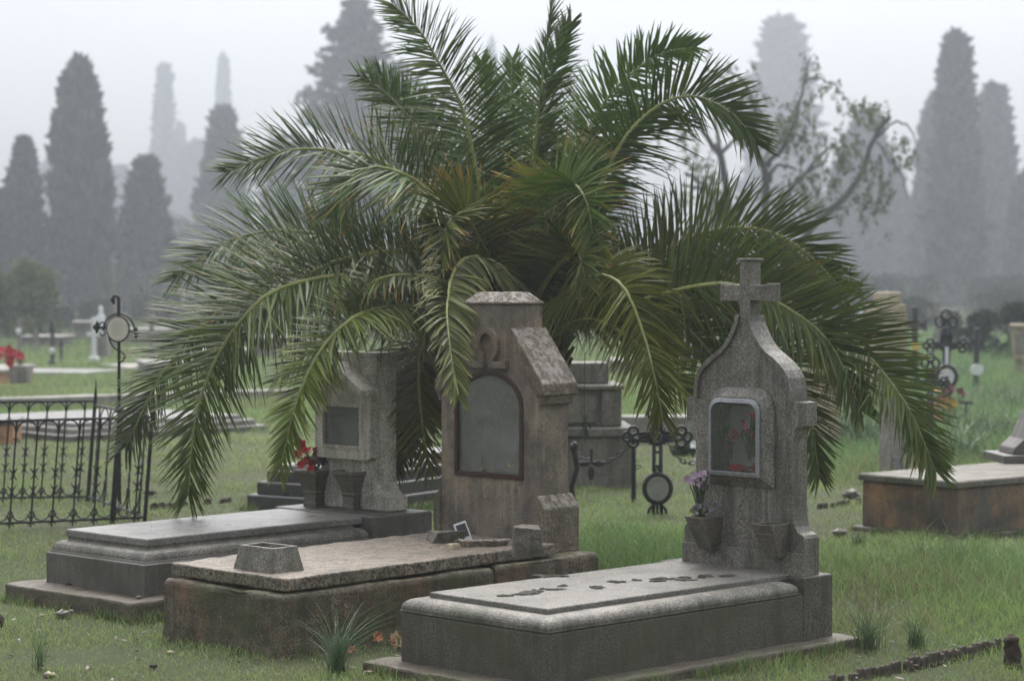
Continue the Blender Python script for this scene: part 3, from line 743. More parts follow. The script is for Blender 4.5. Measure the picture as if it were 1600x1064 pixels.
def frond(parent, pts, Lm=.40, face=.55, dihed=24, droop=.14, green=(.035,.062,.02), tip=None, tipamt=0, dead=0, seed=0, bare=.10, wid=.0078, sp=.0118, rot=0):
    Lm *= 1.15; face = min(.92, face+.25); fv = .78+.5*((seed*37)%11)/11; green = (green[0]*1.75*fv, green[1]*1.68*fv, green[2]*.7*fv); tipamt *= .85
    rg = np.random.default_rng(seed)
    spn, total = catmull(pts, 90)
    n = max(20, int(total/sp))
    t = np.linspace(bare, .995, n); t = np.tile(t, 2) + rg.normal(0, .25*(1-bare)/n, 2*n); t = np.clip(t, bare*.9, .997)
    side = np.r_[np.ones(n), -np.ones(n)]
    s = t*89; i0 = np.clip(s.astype(int), 0, 88); fr = (s-i0)[:,None]
    base = spn[i0]*(1-fr)+spn[i0+1]*fr
    T = nrmz(np.gradient(spn, axis=0)); Ti = nrmz(T[i0]*(1-fr)+T[i0+1]*fr)
    up = np.array([0,0,1.0]); toc = np.array([math.sin(R(rot)),-math.cos(R(rot)),0.15])
    N0 = (1-face)*up + face*toc
    Nn = nrmz(N0[None,:] - (Ti@N0)[:,None]*Ti)
    S = np.cross(Ti, Nn)
    tt = (t-bare)/(1-bare)
    prof = np.interp(tt, [0,.06,.2,.45,.75,1],[.25,.55,.95,1,.72,.34])
    L = Lm*prof*rg.uniform(.86,1.1,2*n)
    ang = np.radians(np.interp(tt, [0,.3,.7,1],[78,68,55,28]) + rg.normal(0,5,2*n))
    dh = np.radians(dihed*np.interp(tt,[0,.5,1],[1.2,1,.6]) + rg.normal(0,13,2*n))
    D = np.cos(ang)[:,None]*Ti + np.sin(ang)[:,None]*(np.cos(dh)[:,None]*S*side[:,None] + np.sin(dh)[:,None]*Nn)
    D = nrmz(D)
    # blade width direction
    tw = np.radians(rg.normal(38,14,2*n))
    Wd = nrmz(np.cross(D, Nn)*side[:,None]); Wn = np.cross(D, Wd)
    W1 = np.cos(tw)[:,None]*Wd + np.sin(tw)[:,None]*Wn
    W2 = np.cross(D, W1)
    rows = [0,.12,.35,.62,.85]; wr = [.35,.9,1,.78,.42]
    V = []; Cc = []
    g = np.array(green)
    tone = rg.uniform(.72,1.3,2*n)[:,None]; yel = np.clip(rg.normal(0,.5,2*n),0,1)[:,None]
    gc = g[None,:]*tone*(1-.0*yel) + yel*np.array([.035,.03,.0])
    dr = droop*rg.uniform(.6,1.5,2*n)*(L/Lm)
    cup = rg.normal(0,.08,2*n)[:,None]
    gone = (rg.random(2*n) < .02)
    L[gone] *= .3
    for r_, w_ in list(zip(rows, wr)) + [(1.0, 0)]:
        c = base + D*(L*r_)[:,None] - up[None,:]*(L*dr*r_*r_)[:,None] + W1*(cup*L[:,None]*r_*r_)
        k = 0 if r_ < .7 else ((r_-.7)/.3)**1.2
        col = gc.copy()
        if tip is not None:
            ta = (rg.random(2*n) < tipamt)[:,None]*1.0 if r_ == 0 else ta
            col = col*(1-ta*k) + np.array(tip)*ta*k
        if dead:
            if r_ == 0: dd = (rg.random(2*n) < dead)[:,None]*rg.uniform(.4,1,2*n)[:,None]
            col = col*(1-dd) + np.array([.16,.11,.06])*dd
        if w_ > 0:
            wv = W1*wid*w_; hv = W2*wid*.35*w_
            V += [c-wv+hv, c, c+wv+hv]; Cc += [col*.95, col*1.15, col*.95]
        else:
            V += [c]; Cc += [col]
    m = 2*n; V = np.concatenate(V); Cc = np.concatenate(Cc)
    I = np.arange(m); Q = []; 
    for r_ in range(len(rows)-1):
        a = 3*r_*m
        Q.append(np.stack([a+I, a+m+I, a+4*m+I, a+3*m+I],1)); Q.append(np.stack([a+m+I, a+2*m+I, a+5*m+I, a+4*m+I],1))
    a = 3*(len(rows)-1)*m; tp = 3*len(rows)*m
    Tt = np.concatenate([np.stack([a+I, a+m+I, tp+I],1), np.stack([a+m+I, a+2*m+I, tp+I],1)])
    pg = np.array(PALM_G)
    o = np_mesh('frond', V-pg, [np.concatenate(Q), Tt], M['palm_leaf'], parent, Cc, smooth=True)
    # rachis
    mb = MB(); idx = list(range(0, 90, 4))+[89]
    rad = [.019*(1-k/89)**.8+.0025 for k in idx]
    mb.tube([Vector(spn[k])-PALM_G for k in idx], rad, 6)
    r = mb.build('rachis', M['rachis'], None, smooth=True); r.parent = o
    a = r.data.color_attributes.new('tint','FLOAT_COLOR','POINT')
    nv = len(r.data.vertices); col = np.ones((nv,4),dtype=np.float32); f = np.repeat(np.linspace(0,1,len(idx)),6)[:nv,None]
    col[:,:3] = np.array([.33,.32,.08])*(1-f)+np.array([.22,.26,.09])*f
    if dead > .3: col[:,:3] = np.array([.17,.12,.06])
    a.data.foreach_set('color', col.ravel())
    return o

def palm():
    e = empty('date_palm', PALM_G, 0, 'large stemless date palm with arching feathery fronds behind the three tombs', 'palm tree')
    # trunk with leaf bases
    b = MB(); b.lathe([(.22,-.05),(.21,.15),(.19,.5),(.2,.8),(.26,1.05),(.24,1.3),(.1,1.42)], 18)
    b.build('trunk', M['bark'], e, smooth=True, rough=.05, rscale=.08, levels=2)
    bt = MB(); rr = random.Random(3)
    for k in range(70):
        a = k*2.399; z = 1.0+.35*k/70; r0 = .2
        d = Vector((math.cos(a), math.sin(a), 0)); p0 = d*r0*.8+Vector((0,0,z-.12)); p1 = d*(r0+.07)+Vector((0,0,z)); p2 = d*(r0+.13+rr.uniform(0,.08))+Vector((0,0,z+.16))
        bt.tube([p0,p1,p2],[.05,.04,.02],5,flat=.5)
    bt.build('leaf_bases', plain('leaf_base_fibre', (.10,.06,.035), .9, var=.5, sc=30, bump=1), e)
    ORG = (.42,.19,.03); YEL = (.26,.24,.05); BRN = (.2,.1,.03)
    FD = dict
    S = [
     # upper fan
     ([(790,470,13.2),(757,330,13.3),(725,180,13.3),(689,105,13.2),(653,45,13.1),(612,6,13.0)], FD(face=.8, Lm=.42, rot=10)),
     ([(780,470,13.3),(720,330,13.5),(662,216,13.6),(607,150,13.6),(560,118,13.5)], FD(face=.75, Lm=.34)),
     ([(785,470,13.4),(720,300,13.9),(655,190,14.1),(600,125,14.1),(578,108,14.1)], FD(face=.6, Lm=.30)),
     ([(812,480,13.2),(830,343,13.2),(838,248,13.2),(844,158,13.1),(852,81,13.1),(861,6,13.0)], FD(face=.35, Lm=.33, rot=50, dihed=35)),
     ([(815,470,13.4),(830,300,13.6),(840,190,13.7),(862,110,13.7),(893,36,13.6)], FD(face=.5, Lm=.33, rot=-30)),
     ([(800,460,13.6),(795,300,14.0),(797,180,14.2),(800,92,14.3)], FD(face=.7, Lm=.32, green=(.05,.09,.03))),
     ([(790,460,13.6),(770,300,14.0),(762,180,14.2),(752,94,14.3)], FD(face=.7, Lm=.30, green=(.05,.09,.03))),
     ([(835,480,13.4),(875,320,13.6),(914,216,13.7),(950,153,13.7),(1000,105,13.6),(1040,82,13.5),(1086,74,13.4)], FD(face=.7, Lm=.36, rot=-10, green=(.045,.08,.025))),
     ([(850,480,13.1),(925,320,13.0),(973,221,12.9),(1027,167,12.9),(1081,150,12.8),(1135,171,12.8),(1165,200,12.8),(1182,226,12.8)], FD(face=.55, Lm=.40, dihed=30)),
     ([(850,470,13.5),(900,330,13.9),(940,240,14.1),(985,190,14.2),(1020,170,14.2)], FD(face=.6, Lm=.32)),
     # left upper arcs
     ([(780,450,13.2),(700,340,13.0),(600,255,12.9),(520,236,12.8),(460,234,12.8),(405,248,12.8),(352,270,12.8)], FD(face=.5, Lm=.40)),
     ([(785,470,13.0),(705,341,12.6),(664,294,12.4),(623,269,12.3),(576,262,12.3),(538,292,12.3),(516,338,12.3)], FD(face=.45, Lm=.42, tip=ORG, tipamt=.35, rot=20)),
     ([(780,480,13.3),(700,420,13.4),(565,388,13.4),(518,371,13.3),(460,361,13.3),(396,365,13.3),(337,387,13.2),(270,438,13.2)], FD(face=.5, Lm=.42, green=(.03,.055,.022))),
     ([(770,500,13.2),(640,430,12.9),(520,420,12.8),(420,440,12.7),(320,505,12.6),(250,590,12.5),(196,700,12.5)], FD(face=.5, Lm=.40, green=(.028,.046,.015), tip=BRN, tipamt=.2)),
     ([(770,500,13.0),(640,445,12.5),(540,430,12.3),(436,451,12.1),(384,492,12.0),(337,562,12.0),(305,655,12.0),(294,772,12.0)], FD(face=.5, Lm=.43, green=(.032,.052,.015))),
     ([(770,520,12.9),(700,480,12.4),(640,479,12.2),(588,483,12.0),(541,504,11.8),(495,556,11.7),(460,638,11.6),(437,740,11.6)], FD(face=.45, Lm=.26, green=(.045,.065,.015), tip=YEL, tipamt=.4)),
     ([(775,480,13.1),(660,400,12.6),(560,400,12.4),(480,430,12.3),(400,500,12.2),(350,590,12.2)], FD(face=.5, Lm=.40, tip=ORG, tipamt=.3, green=(.03,.05,.015))),
     ([(765,500,12.9),(690,440,12.3),(620,430,12.1),(575,445,12.0),(545,480,12.0)], FD(face=.35, Lm=.30, tip=ORG, tipamt=.6, green=(.03,.045,.012))),
     ([(780,500,13.5),(640,440,13.9),(500,420,14.0),(380,460,14.1),(300,530,14.1)], FD(face=.5, Lm=.38, green=(.022,.038,.015))),
     # lower centre-left hanging
     ([(775,530,12.9),(715,500,12.6),(670,520,12.5),(655,580,12.45),(660,660,12.4),(672,738,12.4)], FD(face=.3, Lm=.30, green=(.055,.06,.012), tip=YEL, tipamt=.5, rot=-30)),
     ([(775,540,13.0),(690,520,12.9),(640,560,12.9),(622,640,12.9),(612,716,12.9)], FD(face=.3, Lm=.28, green=(.028,.036,.012), dead=.25)),
     # arching toward the viewer
     ([(795,500,13.0),(775,440,12.4),(745,402,12.0),(712,418,11.8),(698,475,11.35),(703,545,11.1),(716,622,10.95)], FD(face=.3, Lm=.23, green=(.06,.075,.03), tip=YEL, tipamt=.6, rot=30, droop=.5, wid=.009)),
     ([(800,490,12.9),(770,420,12.4),(742,360,12.1),(722,335,11.9),(700,350,11.7),(690,400,11.6)], FD(face=.2, Lm=.40, tip=ORG, tipamt=.8, dihed=50, green=(.04,.055,.012))),
     ([(820,480,13.0),(850,370,12.5),(872,305,12.2),(896,288,11.9),(918,320,11.7),(930,395,11.6)], FD(face=.2, Lm=.40, tip=ORG, tipamt=.7, dihed=45, green=(.04,.07,.018), rot=-30)),
     ([(825,490,12.8),(860,430,12.2),(890,395,11.9),(905,400,11.6),(915,440,11.5)], FD(face=.3, Lm=.38, dihed=50, tip=BRN, tipamt=.5, green=(.035,.05,.014))),
     ([(840,510,12.8),(885,460,12.2),(932,431,11.8),(975,450,11.5),(1005,520,11.4),(1022,585,11.3),(1036,655,11.3)], FD(face=.3, Lm=.33, green=(.05,.06,.015), tip=YEL, tipamt=.4, rot=-25, dihed=10, droop=.4)),
     ([(850,530,13.0),(915,500,12.8),(970,520,12.6),(1020,560,12.5),(1060,600,12.4),(1088,628,12.4)], FD(face=.4, Lm=.30, green=(.04,.055,.015))),
     # right
     ([(845,500,13.1),(985,421,13.2),(1040,390,13.2),(1094,365,13.2),(1152,355,13.2),(1211,365,13.2),(1260,395,13.2),(1320,455,13.2)], FD(face=.5, Lm=.42, green=(.032,.055,.022))),
     ([(850,510,13.0),(1000,470,12.7),(1084,448,12.6),(1152,446,12.6),(1236,485,12.5),(1299,540,12.5),(1345,640,12.5)], FD(face=.5, Lm=.38, green=(.03,.046,.014), tip=BRN, tipamt=.3)),
     ([(850,500,13.3),(1000,430,13.2),(1100,420,13.0),(1192,455,12.9),(1260,485,12.8),(1319,519,12.7),(1372,573,12.6),(1421,640,12.5),(1462,736,12.5)], FD(face=.5, Lm=.42, green=(.03,.047,.018), tip=BRN, tipamt=.25)),
     ([(850,520,13.3),(1000,500,13.4),(1130,510,13.4),(1215,555,13.4),(1262,640,13.4),(1280,745,13.4)], FD(face=.45, Lm=.34, green=(.035,.05,.02))),
     ([(850,520,13.1),(950,480,12.9),(1040,490,12.8),(1100,540,12.7),(1140,600,12.7)], FD(face=.4, Lm=.36, green=(.03,.045,.014), tip=BRN, tipamt=.4)),
    ]
    for i, (pts, kw) in enumerate(S):
        w3 = [P(*p) for p in pts]
        frond(e, w3, seed=100+i, **kw)
    # inner and rear fronds that fill the crown
    rr = random.Random(21)
    for i in range(13):
        az = R(rr.uniform(0, 360)); el = R(rr.choice([rr.uniform(50,80), rr.uniform(22,50)]))
        Ln = rr.uniform(.9,1.4) if math.sin(az) < .2 else rr.uniform(1.1,1.7)
        if el > R(50): Ln *= .6
        d = Vector((math.cos(az)*math.cos(el), math.sin(az)*math.cos(el), math.sin(el)))
        p = PALM_G + Vector((math.cos(az)*.12, math.sin(az)*.12, 1.15+.25*math.sin(el))); pts = [p.copy()]
        for k in range(7):
            p = p + d*Ln/7; d = (d + Vector((0,0,-.13-.10*(1-math.sin(el))))).normalized(); pts.append(p.copy())
        frond(e, pts, seed=300+i, face=rr.uniform(.2,.6), Lm=rr.uniform(.28,.38), green=(.024,.04,.013), tip=rr.choice([None,BRN,ORG]), tipamt=.25, dead=rr.choice([0,0,.15]))  # darker green puts the shade of the crown interior into the leaf colour
    # old dry fronds hanging by the trunk
    for i in range(9):
        az = R(rr.uniform(195, 232)); p = PALM_G+Vector((math.cos(az)*.2, math.sin(az)*.2, 1.1)); d = Vector((math.cos(az), math.sin(az), .15)).normalized(); pts = [p.copy()]
        for k in range(6):
            p = p+d*.17; d = (d+Vector((0,0,-.4))).normalized(); pts.append(p.copy())
        frond(e, pts, seed=500+i, face=.3, Lm=.26, green=(.05,.045,.02), dead=.85)
palm()

# ================================================================== RAILING
def railing():
    A = G(-70, 829); B = Vector(G(226, 816)); 
    C2 = G(137, 783); Dl = G(-70, 786)
    H = .70; lean = Vector((.055, 0, 0))
    e = empty('iron_railing', G(150, 800), 0, 'black wrought iron grave railing with scroll tops leaning to the right beside the dark tomb', 'railing')
    org = Vector(e.location)
    def bar(p, h, r, name='baluster', deco=True, dirv=Vector((1,0,0)), rings=True):
        mb = MB(); q = p-org; top = q+lean*(h/H)+Vector((0,0,h))
        mb.tube([q, top], r, 6)
        if deco:
            for f, up_ in ((.07,1),(.34,1),(.50,1)):
                c = q+(top-q)*f
                for s in (1,-1):
                    mb.tube([c, c+dirv*s*.012+Vector((0,0,.022)), c+dirv*s*.030+Vector((0,0,.040))], [.007,.006,.002], 5)
                    mb.tube([c, c+dirv*s*.012-Vector((0,0,.022)), c+dirv*s*.026-Vector((0,0,.038))], [.006,.005,.002], 5)
                mb.blob(c, .010,.010,.018, amt=0, nu=8, nv=5)
            c = q+(top-q)*.84
            for s in (1,-1):
                mb.tube([c-Vector((0,0,.03)), c+dirv*s*.012, c+dirv*s*.022-Vector((0,0,.035))], [.005,.005,.002], 5)
        mb.build(name, M['iron'], e)
    def run(a, b, n, h):
        d = (b-a); dv = d.normalized(); step = d.length/n
        for z, nm in ((h, 'top_rail'), (.035, 'bottom_rail')):
            mb = MB(); mb.tube([a-org+lean*(z/H)+Vector((0,0,z)), b-org+lean*(z/H)+Vector((0,0,z))], .009, 6); mb.build(nm, M['iron'], e)
        for k in range(n):
            p = a+d*((k+.5)/n); bar(p, h, .0065, dirv=dv)
        sc = MB(); sb = MB()
        for k in range(n+1):
            c = a+d*(k/n)-org
            rr_ = step*.5
            pts = []
            for q in range(11):
                g = R(180*q/10); z = h-.005-rr_*.95+rr_*math.sin(g)*.95
                pts.append(c+dv*(rr_*.93*math.cos(g))+lean*(z/H)+Vector((0,0,z)))
            if 0 < k < n: sc.tube(pts, .0055, 5)
            pts = []
            for q in range(9):
                g = R(180+180*q/8); z = .045+rr_*.9+rr_*math.sin(g)*.9
                pts.append(c+dv*(rr_*.85*math.cos(g))+lean*(z/H)+Vector((0,0,z)))
            if 0 < k < n: sb.tube(pts, .005, 5)
        sc.build('top_scrollwork', M['iron'], e); sb.build('bottom_scrollwork', M['iron'], e)
    n1 = int((B-A).length/.134)
    run(A, B, n1, H); run(Dl, C2, int((C2-Dl).length/.134), H+.03); run(C2, B, 5, H)
    for p, h in ((B, .78),):
        bar(p, h, .014, 'corner_post', deco=False)
    mb = MB(); q = C2-org; top = q+lean*1.15+Vector((0,0,.80)); mb.tube([q, q+lean*1.1+Vector((0,0,.76)), top+Vector((.003,0,.09))], [.016,.013,.002], 8)
    mb.build('corner_post', M['iron'], e)
    mb = MB(); p3 = A+(B-A)*.82-org; mb.tube([p3, p3+lean+Vector((0,0,H+.03))], .014, 8); mb.build('corner_post', M['iron'], e)
railing()

def tall_cross():
    g = G(187, 800); e = empty('iron_cross', g, R(-12), 'thin black iron cross with a round cream plaque rising from behind the railing', 'grave cross', 'iron grave crosses')
    D = g.y
    z = lambda py: EYE-(py-HOR)/FPX*D
    s = D/FPX
    mb = MB()
    top = z(462); mb.tube([(0,0,-.03),(0,0,top-.03)]+[(-.022+.022*math.cos(R(a)),0,top-.03+.03*math.sin(R(a))) for a in (30,60,90,120,160,200,240)], .012, 8)
    mb.blob((-.045,0,top-.03), .018,.018,.016, amt=0, nu=8, nv=5)
    mb.build('shaft', M['iron'], e, smooth=True)
    c = z(514)
    am = MB(); am.tube([(-.155,0,c+.012),(-.06,0,c)], .010, 8); am.tube([(.06,0,c-.01),(.14,0,c-.02)], .010, 8)
    am.blob((-.16,0,c+.012), .016,.016,.042, amt=.3); am.blob((-.175,0,c+.012), .018,.014,.018, amt=0)
    am.blob((.128,0,c-.03), .014,.014,.042, amt=.3); am.blob((.15,0,c-.02), .022,.012,.012, amt=0)
    for k in (-1,1):
        am.tube([(-.12+.02*math.cos(R(a)),0,c+k*.026+.02*math.sin(R(a))*k) for a in range(-60,200,30)], .006, 6)
    am.build('arm', M['iron'], e, smooth=True)
    sc = MB(); sc.tube([(.115*math.cos(R(a))+.0,.0,c-.01+.115*math.sin(R(a))) for a in range(0,181,12)], .007, 6)
    sc.tube([(-.075*math.cos(R(a)),0,c-.02-.125*math.sin(R(a))) for a in range(0,91,12)]+[(.03,0,c-.165),(.045,0,c-.19),(.03,0,c-.22),(0,0,c-.235)], .007, 6)
    sc.build('scroll', M['iron'], e, smooth=True)
    pl = MB(); pts = [(.078*math.cos(2*math.pi*k/28), -.006, c+.082*math.sin(2*math.pi*k/28)) for k in range(28)]
    pl.prism([(x, z_) for x,_,z_ in pts], -.022, -.012, plane='xz'); po = pl.build('plaque', M['plaque'], e, bevel=.002)
    rm = MB(); rm.loop([(x*1.05, -.016, c+(z_-c)*1.05) for x,_,z_ in pts], .007, 6); rm.build('plaque_rim', M['iron_rust'], po, smooth=True)
    k = MB(); k.blob((0,0,z(640)), .03,.03,.03, amt=.5, seed=3); k.build('collar', M['iron'], e)
    ln = MB(); rr = random.Random(2)
    for i in range(6):
        w_ = .045*math.sqrt(max(.1,1-((i-2.5)/3.2)**2)); zz = c+.045-.018*i
        x = -w_
        while x < w_:
            l = rr.uniform(.006,.016); ln.box(x, min(x+l,w_), -.0232,-.0221, zz, zz+.0022); x += l+.004
    ln.build('lettering', M['letter'], po)
tall_cross()

# ------------------------------------------------------------------ ornate cast iron crosses
def ornate_cross(e, H, span, mat, plaque=None, plaque_r=.07, plaque_z=.25, white_inlay=False, tl=1.0):
    # lattice cross in local xz, arms with trefoil lattice ends. axis cross point at zc
    zc = H*.70 ; r = H*.009+.004
    def lattice(mb, c, d, L):
        # trefoil lattice end of length L starting at c along d
        c = Vector(c); d = Vector(d); s = Vector((d.z,0,-d.x))
        def lp(o_, rx, ry, ph=0):
            mb.loop([c+d*(o_[0]+rx*math.cos(2*math.pi*k/14))+s*(o_[1]+ry*math.sin(2*math.pi*k/14)) for k in range(14)], r, 6)
        lp((L*.86,0), L*.14, L*.16); lp((L*.64,L*.21), L*.17, L*.14); lp((L*.64,-L*.21), L*.17, L*.14); lp((L*.50,0), L*.16, L*.12); lp((L*.28,L*.0), L*.12, L*.12)
        for q in ((L*1.02,0),(L*.70,L*.32),(L*.70,-L*.32),(L*.48,L*.23),(L*.48,-L*.23)):
            mb.blob(c+d*q[0]+s*q[1], L*.035,L*.03,L*.035, amt=.3, nu=8, nv=5)
        for k in (1,-1):
            mb.tube([c+s*k*L*.15, c+d*L*.25+s*k*L*.14, c+d*L*.50+s*k*L*.10], r*1.2, 6)
            mb.tube([c+s*k*L*.14, c+d*L*.38-s*k*L*.10], r, 6); 
        mb.tube([c, c+d*L*.45], r*.9, 6)
    w_ = span*.085
    mb = MB()
    for k in (1,-1):
        mb.tube([(k*w_*.7,0,-.02),(k*w_*.55,0,zc)], r*1.35, 6)
    for f in (.35,.62,.80):
        mb.tube([(-w_*.5,0,zc*f),(w_*.5,0,zc*f)], r, 6)
    mb.loop([(w_*.45*math.cos(2*math.pi*k/12),0,zc*.5+zc*.09*math.sin(2*math.pi*k/12)) for k in range(12)], r*.8, 6)
    mb.build('shaft', M[mat], e, smooth=True)
    c = MB(); c.loop([(w_*1.3*math.cos(2*math.pi*k/16),0,zc+w_*1.3*math.sin(2*math.pi*k/16)) for k in range(16)], r*1.5, 6)
    for k in range(4):
        g = R(45+90*k); c.tube([(w_*math.cos(g),0,zc+w_*math.sin(g)),(w_*2.0*math.cos(g),0,zc+w_*2.0*math.sin(g))],[r*1.5,r*.4],6)
    c.box(-w_*.7,w_*.7,-r,r,zc-w_*.7,zc+w_*.7)
    c.build('centre_boss', M[mat], e, smooth=False)
    for d in ((1,0,0),(-1,0,0)):
        m_ = MB(); lattice(m_, (d[0]*w_*1.0,0,zc), d, span/2-w_); m_.build('arm', M[mat], e, smooth=True)
    m_ = MB(); lattice(m_, (0,0,zc+w_), (0,0,1), (H-zc)*tl-w_); m_.build('head', M[mat], e, smooth=True)
    if white_inlay:
        MB().box(-w_*.42,w_*.42,-r*2.2,-r*1.45,zc*.42,zc*.98).build('inlay', M['plaque_white'], e, bevel=.002)
    if plaque:
        pts = [(plaque_r*math.cos(2*math.pi*k/28), plaque_z+plaque_r*1.08*math.sin(2*math.pi*k/28)) for k in range(28)]
        pl = MB(); pl.prism(pts, -.030, -.014, plane='xz'); po = pl.build('plaque', M[plaque], e, bevel=.002)
        rm = MB(); rm.loop([(x*1.08, -.022, plaque_z+(z_-plaque_z)*1.08) for x,z_ in pts], r*1.7, 6); rm.build('plaque_rim', M[mat], po, smooth=True)
        ln = MB(); rr = random.Random(5)
        for i in range(6):
            ww = plaque_r*.7*math.sqrt(max(.1,1-((i-2.5)/3.2)**2)); zz = plaque_z+plaque_r*.62-plaque_r*.24*i; x = -ww
            while x < ww-.004:
                l = rr.uniform(.006,.014); ln.box(x, min(x+l,ww), -.0312,-.0301, zz, zz+.003); x += l+.004
        ln.build('lettering', M['letter'], po)
    f = MB()
    for k in (-1,0,1):
        f.tube([(k*w_*.6,0,.06),(k*w_*1.4,0,.03),(k*w_*1.7,0,-.03)], [r*1.2,r,r], 6)
    f.build('foot', M[mat], e)
def cross_mid():
    g = G(1027, 802); D = g.y; k = D/FPX
    e = empty('iron_cross', g, R(3), 'black cast iron lattice cross with round inscribed plaque in the tall grass between the headstones', 'grave cross', 'iron grave crosses')
    ornate_cross(e, (802-630)*k, 108*k, 'iron', 'plaque_grey', 19*k, (802-762)*k)
cross_mid()
def cross_right():
    g = G(1478, 668); k = g.y/FPX
    e = empty('iron_cross', g, 0, 'tall black lattice cross with white inlay and round white plaque above yellow flowers', 'grave cross', 'iron grave crosses')
    ornate_cross(e, (668-484)*k, 72*k, 'iron_far', 'plaque_white', 14*k, (668-588)*k, True)
    g2 = g+Vector((0,-.25,0))
    fl = [(random.gauss(0,12)*k, random.gauss(0,4)*k, (62+random.gauss(0,7))*k, .042, 'darkred') for _ in range(12)]
    fl += [(random.gauss(0,11)*k, random.gauss(0,4)*k, (38+random.gauss(0,6))*k, .042, random.choice(['yellow','cream_petal'])) for _ in range(10)]
    bouquet(g2, fl, 'dark red and yellow flower wreath hung on the tall lattice cross', leaf_r=.12, nleaf=60, name='flower_wreath')
    # lantern frame of iron under the flowers
    g3 = G(1486, 672)+Vector((0,-.12,0)); ee = empty('iron_stand', g3, 0, 'small scrolled iron stand at the foot of the tall lattice cross', 'stand')
    b = MB()
    for q in range(3):
        b.loop([(( -14+14*q)*k+6*k*math.cos(2*math.pi*a/12),0,14*k+11*k*math.sin(2*math.pi*a/12)) for a in range(12)], .012, 6)
    b.tube([(-24*k,0,2*k),(20*k,0,2*k)], .014, 6)
    b.build('scroll_panel', M['iron_far'], ee)
    b = MB(); b.tube([(16*k,0,0),(20*k,0,44*k)], .016, 6); b.tube([(10*k,0,44*k),(30*k,0,43*k)], .018, 6); b.build('post', M['iron_far'], ee)
    g = G(1453, 705); k = g.y/FPX
    e = empty('iron_cross', g, 0, 'smaller dark iron cross with leaf shaped head half behind the palm tips', 'grave cross', 'iron grave crosses')
    ornate_cross(e, (705-552)*k, 60*k, 'iron_far', None)
    bouquet(G(1456, 690)+Vector((0,-.1,0)), [(random.gauss(0,.05),0,.28+random.gauss(0,.09),.05,'orange_petal') for _ in range(12)], 'orange artificial flowers tied low on the smaller dark cross', leaf_r=.1, nleaf=40)
    # plain crosses further away
    def plain_cross(px, base, top, half_px, zc_px, wpx, m, label, plate=None, disc=None):
        g = G(px, base); k = g.y/FPX; e = empty('grave_cross', g, 0, label, 'grave cross', 'far grave crosses'); h = (base-top)*k; w_ = wpx*k/2; zc = (base-zc_px)*k
        MB().box(-w_,w_,-w_,w_,-.02,h).build('shaft', M[m], e, bevel=w_*.3)
        for s in (1,-1):
            b = MB(); b.box(min(s*w_*1.01,s*half_px*k),max(s*w_*1.01,s*half_px*k),-w_*.9,w_*.9,zc-w_,zc+w_)
            b.box(min(s*(half_px-3)*k,s*(half_px+2)*k),max(s*(half_px-3)*k,s*(half_px+2)*k),-w_*1.1,w_*1.1,zc-w_*1.9,zc+w_*1.9)
            b.build('arm', M[m], e)
        if plate: MB().box(-6*k,6*k,-w_-.03,-w_-.004,(base-plate-6)*k,(base-plate+6)*k).build('plate', M['yellow'], e)
        if disc:
            pts = [(10*k*math.cos(2*math.pi*q/20), (base-disc)*k+9*k*math.sin(2*math.pi*q/20)) for q in range(20)]
            MB().prism(pts, -w_-.05, -w_-.005, plane='xz').build('plaque', M['plaque_white'], e)
    plain_cross(1429, 612, 479, 16, 508, 9, 'iron_far', 'dark wooden looking cross with a small yellow plate left of the tall lattice cross', plate=541)
    plain_cross(1525, 622, 512, 9, 535, 8, 'iron_far', 'short dark cross with a round white plaque standing in grass before the hedge', disc=577)
    plain_cross(1464, 560, 470, 12, 488, 7, 'far_stone', 'faint grey cross seen between the two dark crosses at right')
cross_right()

# ------------------------------------------------------------------ chain, posts, pedestal monument behind
def stepped_tomb(px_l, py_l, px_f, py_f, px_r, py_r, steps, label, mats, group=None, name='stone_tomb', z0=0, cat='tomb', slabname='cover_slab'):
    # oriented by its front corner and its left/right ground corners in the photo; steps = (inset, z0, z1)
    F = G(px_f, py_f, z0); Lf = G(px_l, py_l, z0); Rt = G(px_r, py_r, z0)
    u = Rt-F; v = Lf-F; ang = math.atan2(u.y, u.x); Ln = u.length
    w_ = v.length
    e = empty(name, Vector((F.x, F.y, 0)), ang, label, cat, group)
    for i, (ins, a, b) in enumerate(steps):
        MB().rings([(ins,a),(ins,b-.01),(ins+.01,b)], 0, Ln, 0, w_).build('step' if i < len(steps)-1 else slabname, M[mats[i]], e, bevel=.004)
    footprints.append((Vector((F.x,F.y,0)), ang, -.05, Ln+.05, -.05, w_+.05))
    return e, Ln, w_
stepped_tomb(436, 789, 560, 806, 725, 782, [(0,-.05,.10),(.05,.101,.19),(.10,.191,.27),(.14,.271,.31)], 'black stepped tomb with a wet pale top behind the gabled headstone', ['black_stone','black_stone','black_stone','white_slab'], 'tombs in the background')
stepped_tomb(618, 752, 640, 758, 760, 748, [(0,-.05,.20),(-.03,.201,.25)], 'low orange brown plastered tomb behind the black stepped one', ['orange','concrete_dark'], 'tombs in the background')
e_, L_, W_ = stepped_tomb(1318, 830, 1496, 842, 1760, 812, [(-.05,-.05,.02),(0,.021,.315),(-.02,.316,.36)], 'long tomb with orange brown flaking plaster side at the right edge', ['plinth','ochre','pot_stone'], 'tombs in the background')
